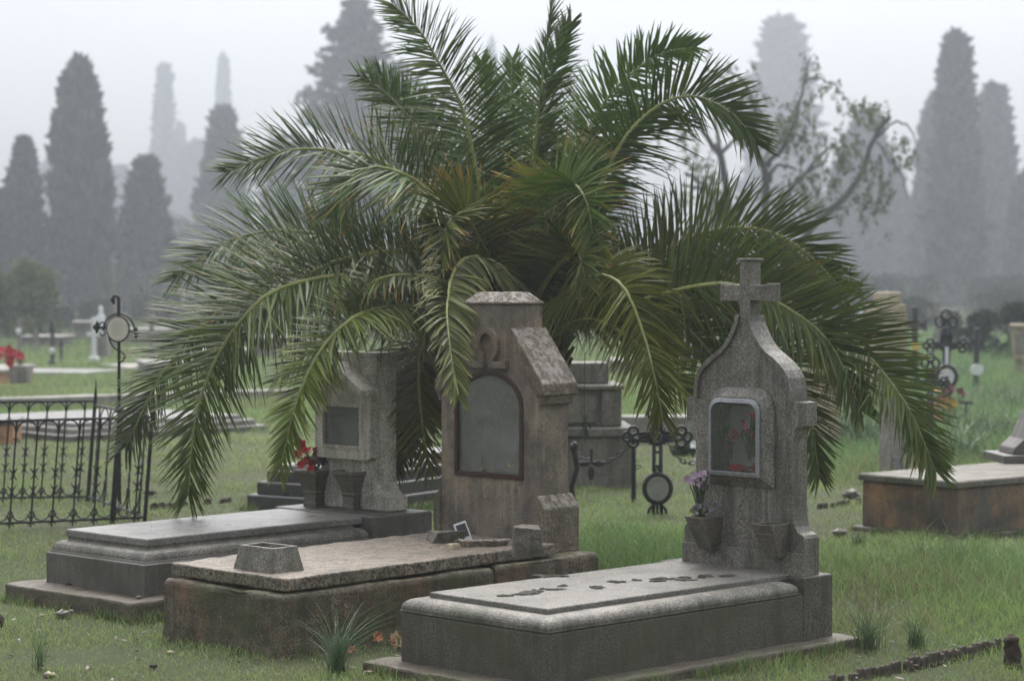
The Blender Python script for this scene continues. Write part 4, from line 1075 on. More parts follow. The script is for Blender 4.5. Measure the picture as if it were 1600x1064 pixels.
# headstone foot at the far right
g = G(1590, 722, .36); e = empty('headstone', Vector((g.x+.28,g.y+.1,.36)), R(5), 'carved stepped foot of a headstone cut off by the right edge', 'headstone')
MB().rings([(0,0),(0,.055)], -.42,.5,-.2,.3).build('foot_slab', M['concrete_dark'], e, bevel=.006)
MB().prism([(-.34,.056),(-.33,.10),(-.26,.16),(-.2,.28),(-.15,.40),(.4,.40),(.4,.056)], -.13, .2, plane='xz').build('scroll_base', M['concrete_dark'], e, bevel=.008)
# cream box-shaped monument at right edge
g = G(1592, 600); k = g.y/FPX; e = empty('monument', g, R(-15), 'beige stone monument with a tapering panelled head at the right edge', 'monument')
MB().prism([(-6*k,0),(6*k,0),(6*k,38*k),(-6*k,38*k)], -.1, .1, plane='xz').build('post', M['far_cream'], e, bevel=.01)
MB().prism([(-9*k,38.5*k),(18*k,38.5*k),(18*k,88*k),(-12*k,88*k)], -.25, .2, plane='xz').build('head', M['far_cream'], e, bevel=.01)
MB().prism([(-4*k,48*k),(14*k,48*k),(14*k,80*k),(-5*k,80*k)], -.27, -.252, plane='xz').build('panel', M['far_stone'], e, bevel=.005)
MB().box(-14*k,20*k,-.3,.25,88.5*k,94*k).build('cap', M['far_cream'], e, bevel=.008)

# tall cream pillar tomb behind the palm tips
g = G(1393, 742); k = g.y/FPX; e = empty('stone_pillar', g, R(20), 'grey square stone pillar post standing behind the orange brown tomb', 'pillar')
MB().box(-13*k,13*k,-.09,.09,-.03,185*k).build('shaft', M['far_stone'], e, bevel=.01, rough=.02, rscale=.2)
MB().box(-9*k,4*k,-.115,-.092,8*k,30*k).build('plate', M['alu'], e, bevel=.003)
g = G(1388, 640); k = g.y/FPX; e = empty('stepped_monument', g, R(10), 'tall cream stone monument with stepped top behind the palm tips', 'monument')
for a, b, w2 in ((0,150,30),(150.5,165,26),(165.5,184,14)):
    MB().box(-w2*k,w2*k*.6,-.3,.3,a*k,b*k).build('tier', M['far_cream'], e, bevel=.02)
g = G(1286, 700); k = g.y/FPX; e = empty('stone_pillar', g, R(15), 'tan stone block pillar half hidden behind the granite cross headstone', 'pillar')
MB().box(-20*k,16*k,-.2,.2,-.03,150*k).build('shaft', M['far_cream'], e, bevel=.015)
MB().box(-24*k,20*k,-.25,.25,150.5*k,160*k).build('cap', M['far_cream'], e, bevel=.015)
# T bar post
g = G(1418, 745); k = g.y/FPX; e = empty('iron_post', g, R(10), 'short leaning iron post with a T shaped top behind the orange brown tomb', 'post')
MB().tube([(-4*k,0,0),(4*k,0,42*k)], .015, 6).build('shaft', M['iron'], e); MB().tube([(-8*k,0,44*k),(14*k,0,39*k)], .014, 6).build('crossbar', M['iron'], e)

# pedestal monument between headstones (px 890-1090)
def pedestal():
    g = G(930, 760); k = g.y/FPX
    e = empty('pedestal_tomb', g, R(3), 'wide grey tomb block with panelled pedestal between the tan and granite headstones', 'tomb', 'tombs in the background')
    MB().box(-130*k,60*k,0,.9,-.03,78*k).build('lower_block', M['mid_stone'], e, bevel=.01, rough=.02, rscale=.3)
    MB().box(-134*k,64*k,-.03,.93,78.5*k,92*k).build('ledge', M['mid_stone'], e, bevel=.01)
    MB().box(-120*k,44*k,.12,.8,92.5*k,150*k).build('pedestal', M['mid_stone'], e, bevel=.01)
    MB().box(12*k,30*k,.09,.119,94*k,148*k).build('pilaster', M['mid_stone'], e, bevel=.006)
    MB().box(-70*k,4*k,.10,.119,98*k,140*k).build('panel', M['mid_stone'], e, bevel=.006)
    MB().box(-124*k,48*k,.08,.84,150.5*k,158*k).build('cornice', M['mid_stone'], e, bevel=.01)
    MB().rings([(0,158.5*k),(0,192*k)], -46*k,26*k,.25,.65).build('top_block', M['mid_stone'], e, bevel=.01)
pedestal()
def kerbwall(px0,py0,px1,py1,h,t,label,m,name='stone_kerb', cat='kerb'):
    a = G(px0,py0); b = G(px1,py1); ang = math.atan2(b.y-a.y,b.x-a.x); L = (b-a).length
    e = MB(); e.box(0,L,0,t,-.03,h)
    o = e.build(name, M[m], None, bevel=.01, rough=.03, rscale=.3, levels=4); o.location = (a.x,a.y,0); o.rotation_euler = (0,0,ang); tag(o,label,cat,'low grey walls across the meadow'); 
    footprints.append((Vector((a.x,a.y,0)), ang, 0, L, 0, t))
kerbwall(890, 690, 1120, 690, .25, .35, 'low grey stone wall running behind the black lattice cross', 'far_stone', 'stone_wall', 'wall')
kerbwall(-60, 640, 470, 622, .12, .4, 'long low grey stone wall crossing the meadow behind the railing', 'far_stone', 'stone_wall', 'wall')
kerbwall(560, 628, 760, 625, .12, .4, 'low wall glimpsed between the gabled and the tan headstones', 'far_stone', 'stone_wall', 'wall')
# chain between posts
def chain(px0,py0,D0,px1,py1,D1,sag,label):
    a = P(px0,py0,D0); b = P(px1,py1,D1); mb = MB(); n = int((b-a).length/.042)
    for i in range(n):
        t = (i+.5)/n; p = a.lerp(b,t); p.z -= sag*4*t*(1-t); d = (b-a).normalized(); d = (d+Vector((0,0,-sag*4*(1-2*t)/(b-a).length))).normalized()
        s = (Vector((0,0,1)) if i % 2 else Vector((0,1,0))); s = (s-d*s.dot(d)).normalized()
        mb.loop([p-a+d*.03*math.cos(2*math.pi*q/10)+s*.015*math.sin(2*math.pi*q/10) for q in range(10)], .006, 5)
    o = mb.build('iron_chain', M['iron']); o.location = a; tag(o, label, 'chain', 'chains hanging between iron posts')
D1 = G(990, 780).y
chain(893, 700, D1+.3, 988, 690, D1, .13, 'twisted black chain sagging left of the iron post, upper one')
chain(893, 712, D1+1.2, 1000, 728, D1+1.4, .08, 'twisted black chain sagging behind the iron post, lower one')
chain(1042, 690, D1+.8, 1085, 722, D1+.9, .06, 'twisted black chain at the right of the lattice cross')
g = G(990, 780); k = g.y/FPX; e = empty('iron_post', g, 0, 'plain dark iron post left of the lattice cross holding the chain', 'post')
MB().tube([(0,0,-.02),(0,0,95*k)], .018, 8).build('shaft', M['iron'], e); MB().blob((0,0,96*k), .026,.026,.03, amt=.1).build('knob', M['iron'], e, smooth=True)
g = G(897, 790); k = g.y/FPX; e = empty('iron_post', g, 0, 'scrolled iron post half hidden by the right side of the tan headstone', 'post')
b = MB(); b.tube([(0,0,-.02),(-.02,0,30*k),(.02,0,60*k),(0,0,90*k)], .022, 8); b.build('shaft', M['iron'], e); MB().blob((0,0,92*k), .03,.03,.04, amt=.3).build('knob', M['iron'], e, smooth=True)
pt = P(924, 715, D1+.2); e = empty('iron_pendant', Vector((pt.x,pt.y,pt.z)), 0, 'small dark iron fleur pendant hanging from the chain right of the tan headstone', 'pendant')
b = MB(); b.tube([(0,0,.07),(0,0,-.03)], .012, 6); b.build('stem', M['iron'], e)
for q, (dx, dz) in enumerate(((0,-.12),(-.07,-.03),(.07,-.03))):
    MB().blob((dx*.8,0,dz*.8-.02), .05 if dx else .025, .014, .022 if dx else .05, amt=.2).build('leaf', M['iron'], e, smooth=True)
# hanging sprig of leaves
pt = P(915, 600, 12.2); e = empty('climbing_sprig', pt, 0, 'thin hanging sprig with drooping leaves beside the tan headstone', 'plant')
b = MB(); k = 12.2/FPX
b.tube([(-1*k,0,50*k),(-2*k,0,0),(-1*k,0,-90*k)], .0022, 5); b.tube([(-18*k,0,-115*k),(-6*k,0,-75*k),(2*k,0,-45*k)], .0022, 5); b.build('stem', M['stem'], e)
b = MB()
for q in range(10):
    a = rng.uniform(-1,1); s0 = Vector((rng.uniform(-6,6)*k,0,(-45-rng.uniform(0,32))*k)); d = Vector((a*.6,rng.uniform(-.3,.3),-1)).normalized(); s = d.cross(Vector((0,1,0))).normalized()
    b.add([s0, s0+d*.025+s*.008, s0+d*.06, s0+d*.025-s*.008],[(0,1,2,3)])
b.build('foliage', M['leaf_dull'], e)

# ------------------------------------------------------------------ left background
stepped_tomb(60, 668, 105, 690, 420, 672, [(0,-.05,.06),(.10,.061,.12),(.2,.121,.17)], 'wide stepped tomb with a pale top behind the railing', ['concrete_dark','far_stone','white_slab'], 'tombs in the background')
stepped_tomb(-40, 688, 20, 692, 34, 684, [(0,-.05,.18),(-.02,.181,.22)], 'small orange plaster tomb end at the left edge behind the railing', ['orange','concrete_dark'], 'tombs in the background')
stepped_tomb(-60, 600, 0, 604, 52, 594, [(0,-.05,.20),(-.04,.201,.26)], 'brown brick tomb at the left edge below the red flowers', ['orange','far_stone'], 'tombs in the background')
g = G(32, 598, .26); k = g.y/FPX; e = empty('stone_vase', g, 0, 'dark stone vase block carrying red flowers at the left edge', 'vase')
MB().box(-14*k,14*k,-.15,.15,0,28*k).build('block', M['far_stone'], e, bevel=.02); MB().lathe([(4*k,28.5*k),(6*k,36*k),(8*k,40*k)],10).build('vase', M['far_stone'], e)
bouquet(P(17, 553, g.y-.2), [(random.gauss(0,.06),random.gauss(0,.04),random.gauss(0,.05),.065,'red') for _ in range(16)], 'bright red flower bunch on the tomb at the left edge', leaf_r=.12, nleaf=40)
stepped_tomb(92, 582, 130, 588, 195, 582, [(0,-.03,.06)], 'low pale kerb slab lying in the grass beyond the railing', ['white_slab'], 'tombs in the background')
stepped_tomb(115, 574, 200, 580, 330, 578, [(0,-.03,.06)], 'long flat pale slab in the meadow beyond the iron cross', ['far_stone'], 'tombs in the background')
def far_cross(px, base, top, half, zc, w2, m, label, disc=None, dm='plaque_white'):
    g = G(px, base); k = g.y/FPX; e = empty('grave_cross', g, 0, label, 'grave cross', 'far grave crosses'); 
    MB().box(-w2*k,w2*k,-w2*k,w2*k,-.02,(base-top)*k).build('shaft', M[m], e, bevel=w2*k*.3)
    for s in (1,-1):
        MB().box(min(s*w2*k*1.01,s*half*k),max(s*w2*k*1.01,s*half*k),-w2*k*.9,w2*k*.9,(base-zc-w2)*k,(base-zc+w2)*k).build('arm', M[m], e)
    MB().box(-w2*2.2*k,w2*2.2*k,-w2*2.2*k,w2*2.2*k,-.02,(base-top)*.12*k).build('foot', M[m], e, bevel=.02)
    if disc: MB().blob((0,-w2*1.5*k,(base-disc)*k), 4.5*k,.03,5.5*k, amt=0).build('plaque', M[dm], e, smooth=True)
far_cross(30, 560, 498, 7, 512, 2.6, 'far_stone', 'grey far cross with a pale oval plaque at the left edge', disc=518)
far_cross(82, 572, 502, 5, 516, 3.0, 'iron_far', 'dark narrow far cross with a white plaque left of the round bush', disc=548)
far_cross(96, 566, 528, 4, 538, 2.0, 'iron_far', 'small dark far cross just right of the white plaqued one')
far_cross(147, 566, 496, 11, 522, 3.4, 'plaque_white', 'white marble far cross left of the cream plaque')
far_cross(237, 560, 470, 9, 500, 3.2, 'far_stone', 'pale stone far cross behind the left palm tips')
far_cross(55, 548, 515, 6, 524, 2.2, 'far_stone', 'tiny pale far cross in front of the round bush')
far_cross(1075, 560, 500, 8, 516, 3.0, 'far_stone', 'grey far cross glimpsed left of the granite headstone')
far_cross(1345, 560, 478, 8, 500, 3.0, 'plaque_white', 'pale far cross right of the granite headstone behind fronds')
far_cross(1408, 540, 480, 7, 495, 3.0, 'plaque_white', 'small white far cross left of the dark yellow plated cross')
far_cross(1556, 560, 490, 7, 505, 2.6, 'far_stone', 'grey far cross sunk in the hedge at right')
g = G(158, 560); k = g.y/FPX; e = empty('far_statue', g, 0, 'pale worn stone angel statue on a block far behind the iron cross', 'statue')
MB().box(-12*k,12*k,-.3,.3,0,40*k).build('block', M['far_stone'], e, bevel=.03)
MB().lathe([(9*k,40.5*k),(8*k,52*k),(6*k,60*k),(7*k,66*k),(3*k,70*k),(3.6*k,74*k),(3*k,79*k),(.5*k,82*k)],12).build('figure', M['plaque_white'], e, smooth=True)
g = G(176, 545); k = g.y/FPX; e = empty('far_obelisk', g, 0, 'thin pale obelisk in the mist above the iron cross', 'obelisk')
MB().rings([(0,0),(0,40*k)], -9*k,9*k,-9*k,9*k).build('base', M['far_stone'], e); MB().rings([(0,40.5*k),(2.6*k,128*k),(5*k,136*k)], -5*k,5*k,-5*k,5*k).build('needle', M['far_stone'], e)

# a scatter of further graves between the meadow and the mist
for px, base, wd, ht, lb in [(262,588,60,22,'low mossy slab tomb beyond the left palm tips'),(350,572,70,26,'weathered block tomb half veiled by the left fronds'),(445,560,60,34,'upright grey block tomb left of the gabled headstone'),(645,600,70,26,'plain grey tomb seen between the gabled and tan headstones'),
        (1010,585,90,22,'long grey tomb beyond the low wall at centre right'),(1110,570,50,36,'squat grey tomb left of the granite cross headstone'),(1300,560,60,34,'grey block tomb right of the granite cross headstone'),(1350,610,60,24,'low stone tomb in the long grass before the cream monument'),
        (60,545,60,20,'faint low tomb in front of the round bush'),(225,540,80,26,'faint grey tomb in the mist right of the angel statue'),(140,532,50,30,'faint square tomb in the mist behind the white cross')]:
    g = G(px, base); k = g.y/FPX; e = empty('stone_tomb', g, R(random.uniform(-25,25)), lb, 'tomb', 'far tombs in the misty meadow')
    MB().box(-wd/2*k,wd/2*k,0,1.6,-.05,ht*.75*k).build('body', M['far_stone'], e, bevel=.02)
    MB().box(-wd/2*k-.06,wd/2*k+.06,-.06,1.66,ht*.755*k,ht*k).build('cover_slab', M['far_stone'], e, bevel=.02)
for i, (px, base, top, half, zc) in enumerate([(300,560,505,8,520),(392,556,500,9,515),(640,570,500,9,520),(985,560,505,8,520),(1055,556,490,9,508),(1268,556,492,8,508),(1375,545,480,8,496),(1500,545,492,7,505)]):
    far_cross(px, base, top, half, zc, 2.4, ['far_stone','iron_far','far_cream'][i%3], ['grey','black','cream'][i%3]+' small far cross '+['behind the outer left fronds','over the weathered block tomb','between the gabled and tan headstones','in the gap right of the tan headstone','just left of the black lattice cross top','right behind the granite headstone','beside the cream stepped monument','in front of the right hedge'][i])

# ------------------------------------------------------------------ clay edging (right foreground and others)
def edging(px0,py0,px1,py1,h,label,mat='terracotta',r=.035, skip=.12, seed=1):
    a = G(px0,py0); b = G(px1,py1); d = (b-a); n = int(d.length/(r*1.9)); rr = random.Random(seed); dv = d.normalized(); pv = Vector((-dv.y,dv.x,0))
    e = empty('clay_edging', a, 0, label, 'edging', 'scalloped clay edging in the grass')
    for i in range(n):
        if rr.random() < skip: continue
        c = dv*((i+.5)*r*1.9)+pv*rr.gauss(0,.006); hh = h*rr.uniform(.7,1.15); w_ = r*rr.uniform(.8,1.0); tl = rr.gauss(0,.12)
        mb = MB(); pts = [(-w_,-.03)]+[(-w_*math.cos(R(q)), hh-w_+w_*math.sin(R(q))) for q in (0,40,65,90,115,140,180)]+[(w_,-.03)]
        V = []; 
        for s in (-.011,.011):
            for x, z in pts:
                V.append(c+dv*(x+tl*z)+pv*(s+tl*.5*z)+Vector((0,0,z)))
        m = len(pts); F = [tuple(range(m))[::-1], tuple(range(m,2*m))]+[(q,(q+1)%m,(q+1)%m+m,q+m) for q in range(m)]
        mb.add(V,F); mb.build('clay_tile', M[mat], e, bevel=.004)
edging(1275, 1074, 1565, 1008, .036, 'scalloped brown clay edging running to the stump at lower right', r=.017, skip=.05)
edging(1235, 800, 1345, 782, .03, 'worn clay edging in the grass right of the granite headstone', r=.03, skip=.3, seed=4)
edging(235, 792, 440, 775, .028, 'half sunk clay edging behind the dark left tomb', r=.035, skip=.35, seed=5)
b = MB(); b.lathe([(.040,-.03),(.036,.03),(.031,.08),(.033,.105),(.022,.118)], 14); o = b.build('wooden_stump', plain('rotten_wood', (.04,.026,.018), .95, var=.5, sc=30, bump=1), None, smooth=True, rough=.03, rscale=.03, levels=2)
o.location = G(1583, 1036); o.rotation_euler = (R(4),R(-6),0); tag(o, 'short rotten wooden stump at the end of the clay edging', 'stump')
b = MB().blob((0,0,.02), .03,.03,.035, seed=8, amt=.3); o = b.build('wooden_stump', M['soil'], None, smooth=True); o.location = G(-3, 976); tag(o, 'dark rounded stub poking in at the lower left edge', 'stump')

# ------------------------------------------------------------------ dropped flowers, pebbles, litter
def dropped(px, py, fl, label):
    bouquet(G(px,py), fl, label, leaf_r=.02, nleaf=5, name='fallen_flower', cat='flower')
dropped(585, 1003, [(-.02,0,.022,.033,'orange_petal'),(.012,-.01,.028,.028,'orange_petal')], 'orange artificial flower lying in the grass by the brown tomb')
dropped(622, 1010, [(0,0,.03,.042,'cream_petal'),(-.02,0,.018,.025,'orange_petal'),(.015,.0,.01,.03,'grey_petal')], 'faded cream and peach flower at the left end of the granite tomb')
dropped(548, 1018, [(0,0,.012,.02,'orange_petal')], 'small peach flower half hidden by the grass tuft')
for i, (px, py, r, m, lb) in enumerate([(268,976,.013,'far_cream','white pebble in the grass between the left and middle tombs'),(265,1020,.010,'far_cream','small white pebble in the lower left lawn'),(78,1056,.018,'far_cream','pale stone below the lower left grass tuft'),
        (98,962,.028,'far_stone','grey stone near the plinth of the dark tomb'),(112,948,.022,'orange','orange brick chip by the dark plinth'),(42,938,.020,'orange','reddish brick chip at far left by the plinth'),(66,962,.010,'far_cream','tiny white chip left of the grey stone'),
        (240,1042,.012,'soil','dark clod in the lower left grass'),(1312,834,.035,'far_stone','flat pale stone in the grass right of the granite headstone'),(1330,776,.05,'far_stone','pale broken block by the worn clay edging'),
        (235,772,.03,'soil','dark lump beyond the iron railing'),(1090,800,.04,'terracotta','brown clay lump behind the granite headstone'),(690,858,.01,'far_cream','crumb on the brown slab by the broken block')]):
    b = MB().blob((0,0,r*.35), r*1.3, r, r*.6, seed=i+30, amt=.9, freq=2.2); q = b.build('pebble', M[m], None, smooth=True); q.location = G(px, py, .33 if i == 12 else 0); tag(q, lb, 'pebble', 'loose stones in the grass')
bouquet(G(1090, 740), [(random.gauss(0,.03),0,.12+.03*q,.04,'plaque_white') for q in range(6)], 'white artificial flowers peeking out left of the granite headstone', leaf_r=.05, nleaf=10)

# ------------------------------------------------------------------ trees
def foliage_arrays(pts, nrm_, size, rg, base, var=.5, up=.3):
    n = len(pts)
    d = nrmz(nrm_*.7 + rg.normal(0,.5,(n,3)) + np.array([0,0,up])); s = nrmz(np.cross(d, rg.normal(0,1,(n,3))))
    L = size*rg.uniform(.6,1.4,n)[:,None]; W = L*.26
    V = np.concatenate([pts, pts+d*L*.5+s*W, pts+d*L, pts+d*L*.5-s*W]); I = np.arange(n)
    F = np.stack([I, I+n, I+2*n, I+3*n],1)
    col = np.array(base)[None,:]*rg.uniform(1-var,1+var,n)[:,None]; col = np.tile(col,(4,1))
    return V, F, col
def PR(t): return [.6,.85,1,.88,.60,.30,.02] if t < .6 else [.6,.85,1,.72,.38,.15,.01]
def cypress_mesh(seed, aspect, taper=.5, lump=.12, n=9000, ls=.05, lean_in=.7):
    # unit height crown, half width = aspect/2 ; returns mesh data
    rg = np.random.default_rng(seed)
    h = rg.uniform(0,1,n)**.9; th = rg.uniform(0,2*math.pi,n)
    prof = np.interp(h, [0,.05,.25,.55,.8,.93,1.0], PR(taper))
    ph = rg.uniform(0,6.28,6)
    lm = 1+lump*(np.sin(3*th+h*9+ph[0])*.5+np.sin(5*th-h*17+ph[1])*.4+np.sin(h*31+2*th+ph[2])*.5+np.sin(h*53+4*th+ph[3])*.4)
    r = aspect/2*prof*lm*(1-np.abs(rg.normal(0,.10,n))+(rg.random(n)<.35)*rg.uniform(0,.22,n)**1.3)
    pts = np.stack([r*np.cos(th), r*np.sin(th), h],1); nn = np.stack([np.cos(th),np.sin(th),np.full(n,.9)],1)
    V,F,col = foliage_arrays(pts, nrmz(nn), ls, rg, (.045,.055,.035), up=.8)
    cl = 1+.45*np.sin(4*th+h*23+ph[4])*np.sin(h*41+ph[5]); col = col*np.tile(cl,4)[:,None]
    # inner mass
    m = 40; k = 16; hh = np.linspace(.0,.97,m); T_ = np.linspace(0,2*math.pi,k,endpoint=False)
    H2,T2 = np.meshgrid(hh,T_,indexing='ij'); pr = np.interp(H2,[0,.05,.25,.55,.8,.93,1.0],PR(taper))
    lm2 = 1+lump*(np.sin(3*T2+H2*9+ph[0])*.5+np.sin(5*T2-H2*17+ph[1])*.4+np.sin(H2*31+2*T2+ph[2])*.5)
    rr_ = aspect/2*pr*lm2*.86
    iv = np.stack([rr_*np.cos(T2), rr_*np.sin(T2), H2],2).reshape(-1,3); b0 = len(V)
    a,b = np.meshgrid(np.arange(m-1),np.arange(k),indexing='ij'); q = (a*k+b).ravel(); q2 = (a*k+(b+1)%k).ravel()
    F2 = np.stack([q,q2,q2+k,q+k],1)+b0
    V = np.concatenate([V,iv]); col = np.concatenate([col, np.tile(np.array([.035,.042,.028]),(len(iv),1))])
    return V, [F, F2], col
_protos = {}
def cypress(px, top, wpx, D, label, kind=0, base=None):
    D = D*1.36 if D < 200 else D*1.36+15
    h = EYE+(HOR-top)/FPX*D; wd = wpx/FPX*D*.86
    if kind not in _protos:
        asp = {0:.20,1:.14,2:.45,3:.25,4:.24}[kind]
        V,F,col = cypress_mesh(50+kind, asp, taper={0:.4,1:.8,2:.8,3:.3,4:.8}[kind], lump={0:.18,1:.10,2:.13,3:.24,4:.34}[kind], ls={0:.06,1:.055,2:.06,3:.065,4:.075}[kind], n={0:6000,1:5000,2:8000,3:5500,4:5000}[kind])
        e = empty('cypress_tree', (0,0,0)); np_mesh('crown', V, F, M['cypress'], e, col)
        MB().tube([(0,0,-.01),(0,0,.1)], [.02,.015], 8).build('trunk', M['bark'], e)
        _protos[kind] = (e, asp, False)
    e, asp, used = _protos[kind]
    if not used: _protos[kind] = (e, asp, True)
    else: e = copy_tree(e)
    p = P(px, HOR, D); e.location = (p.x, D, 0); sx = wd/asp
    e.scale = (sx, sx, h*.965); e.rotation_euler = (0,0,random.uniform(0,6.28)); tag(e, label, 'cypress', 'cypresses in the mist')
for a in [(125,98,92,88,'broad dark cypress standing tallest at the left',3),(38,218,58,86,'smaller cypress left of the tallest left one',0),(8,300,50,84,'cypress at the left edge of the picture',4),
          (228,250,84,92,'stocky cypress with a lumpy crown right of the tall left one',4),(257,105,42,260,'thin pointed pale cypress far in the mist at left',1),(282,195,30,270,'short faint spire beside the thin pointed one',1),
          (349,175,80,120,'dark grey cypress just left of the palm',4),(350,90,30,290,'very faint needle thin spire above the grey cypress',1),(190,262,60,230,'faint cypress between the two near left ones',0),(78,255,50,240,'faint cypress behind the left pair',0),
          (310,225,90,250,'pale bushy cypress left of the grey one by the palm',3),(768,65,20,290,'faint needle cypress above the palm crown',1),(795,92,28,290,'faint pale cypress right beside the needle one',1),(862,158,24,270,'faint cypress tip between the upper fronds',1),
          (968,270,56,210,'grey cypress seen through the gap right of the palm',0),(938,322,60,230,'paler low cypress left of the gap one',3),(1222,32,110,210,'tall conical pale cypress behind the bare tree',1),(1215,230,150,210,'wide faint bush behind the bare tree',2),
          (1352,178,170,140,'very wide grey cypress mass at right behind the bare tree',2),(1462,155,66,125,'flat topped cypress beside the tallest right one',0),(1492,55,76,105,'tallest dark cypress at the right',1),(1524,225,46,220,'faint cypress tucked behind the tallest right one',0),
          (1552,135,74,128,'pointed cypress second from the right edge',1),(1604,270,60,110,'cypress cut by the right edge of the picture',3),(1418,330,90,150,'low faint cypress between the wide mass and the tall pair',3),(1120,300,110,160,'faint wide cypress behind the left boughs of the bare tree',2)]:
    cypress(*a)
# broad far trees and bushes
def clump_tree(px, top, wpx, D, label, seed, bottom=0.12, green=(.045,.055,.03), n=7000, blobs=16, cat='tree', group='bushy trees in the mist', ls=.16, name='leafy_tree'):
    rg = np.random.default_rng(seed); h = EYE+(HOR-top)/FPX*D; w_ = wpx/FPX*D/2
    p = P(px,HOR,D); e = empty(name, (p.x,D,0), 0, label, cat, group)
    Vs=[];Fs=[];Cs=[];off=0
    for k in range(blobs):
        a = rg.uniform(0,6.28); rr_ = w_*.62*math.sqrt(rg.uniform(0,1)); z = h*(bottom+.12+(1-bottom-.28)*rg.uniform(0,1)**.8)
        f = 1-.45*max(0,(z/h-.5)*2); c = np.array([rr_*f*math.cos(a), rr_*f*math.sin(a), z]); R_ = w_*rg.uniform(.28,.45)
        R_ = min(R_, h-z)
        m = n//blobs; d = nrmz(rg.normal(0,1,(m,3))); pts = c+d*np.array([R_,R_,R_*.8])*rg.uniform(.55,1.05,m)[:,None]
        V,F,col = foliage_arrays(pts, d, ls*max(1,w_/3), rg, np.array(green)*rg.uniform(.75,1.25)); Vs.append(V);Fs.append(F+off);Cs.append(col);off+=len(V)
    np_mesh('crown', np.concatenate(Vs), [np.concatenate(Fs)], M['cypress'], e, np.concatenate(Cs))
    MB().tube([(0,0,-.05),(w_*.05,0,h*.3),(0,0,h*.6)], [w_*.09,w_*.07,w_*.03], 8).build('trunk', M['bark'], e)
clump_tree(48, 402, 120, 62, 'round green bush tree at the left before the cypresses', 1, bottom=.0, green=(.13,.155,.06), ls=.10)
clump_tree(-10, 415, 90, 60, 'olive green bush cut by the left edge', 2, bottom=.0, green=(.11,.135,.05), ls=.10)
clump_tree(420, 200, 130, 150, 'hazy bushy tree left above the palm fronds', 3)
clump_tree(300, 330, 200, 165, 'low hazy wood behind the stocky left cypress', 4)
clump_tree(500, 330, 260, 140, 'grey hazy tree mass behind the left fronds', 5)
clump_tree(680, 330, 240, 150, 'grey hazy tree mass behind the palm heart', 6)
clump_tree(1160, 415, 320, 118, 'low grey thicket behind the stone cross', 7, bottom=-.12, n=9000, blobs=24)
clump_tree(150, 415, 340, 120, 'low dark thicket under the left cypresses', 8, bottom=-.12, n=9000, blobs=24)
clump_tree(930, 420, 320, 115, 'low dark thicket behind the headstone gap', 9, bottom=-.12, n=9000, blobs=24)
clump_tree(400, 430, 300, 105, 'low thicket behind the left half of the palm', 10, bottom=-.12, n=9000, blobs=24)
clump_tree(1380, 430, 320, 118, 'low thicket under the wide right cypress', 11, bottom=-.12, n=9000, blobs=24)
clump_tree(1580, 430, 200, 112, 'low thicket under the right cypresses', 12, bottom=-.12, n=9000, blobs=24)
clump_tree(0, 420, 220, 110, 'low thicket at the far left edge', 13, bottom=-.12, n=9000, blobs=24)
for i, (px, top, w_, D) in enumerate([(1530,478,70,44),(1592,466,96,42),(1480,486,50,50)]):
    clump_tree(px, top, w_, D, ['dark green shrub in the middle of the right hedge','tall dark shrub at the right edge of the picture','small shrub at the left end of the right hedge'][i], 20+i, bottom=.0, green=(.035,.055,.025), ls=.07, n=6000, cat='shrub', group='shrubs of the right hedge', name='hedge_shrub')
clump_tree(1070, 700, 60, 21, 'small green bush at the foot of the low wall', 31, bottom=0, green=(.05,.09,.03), ls=.05, n=2500, blobs=8, cat='shrub', name='small_shrub')

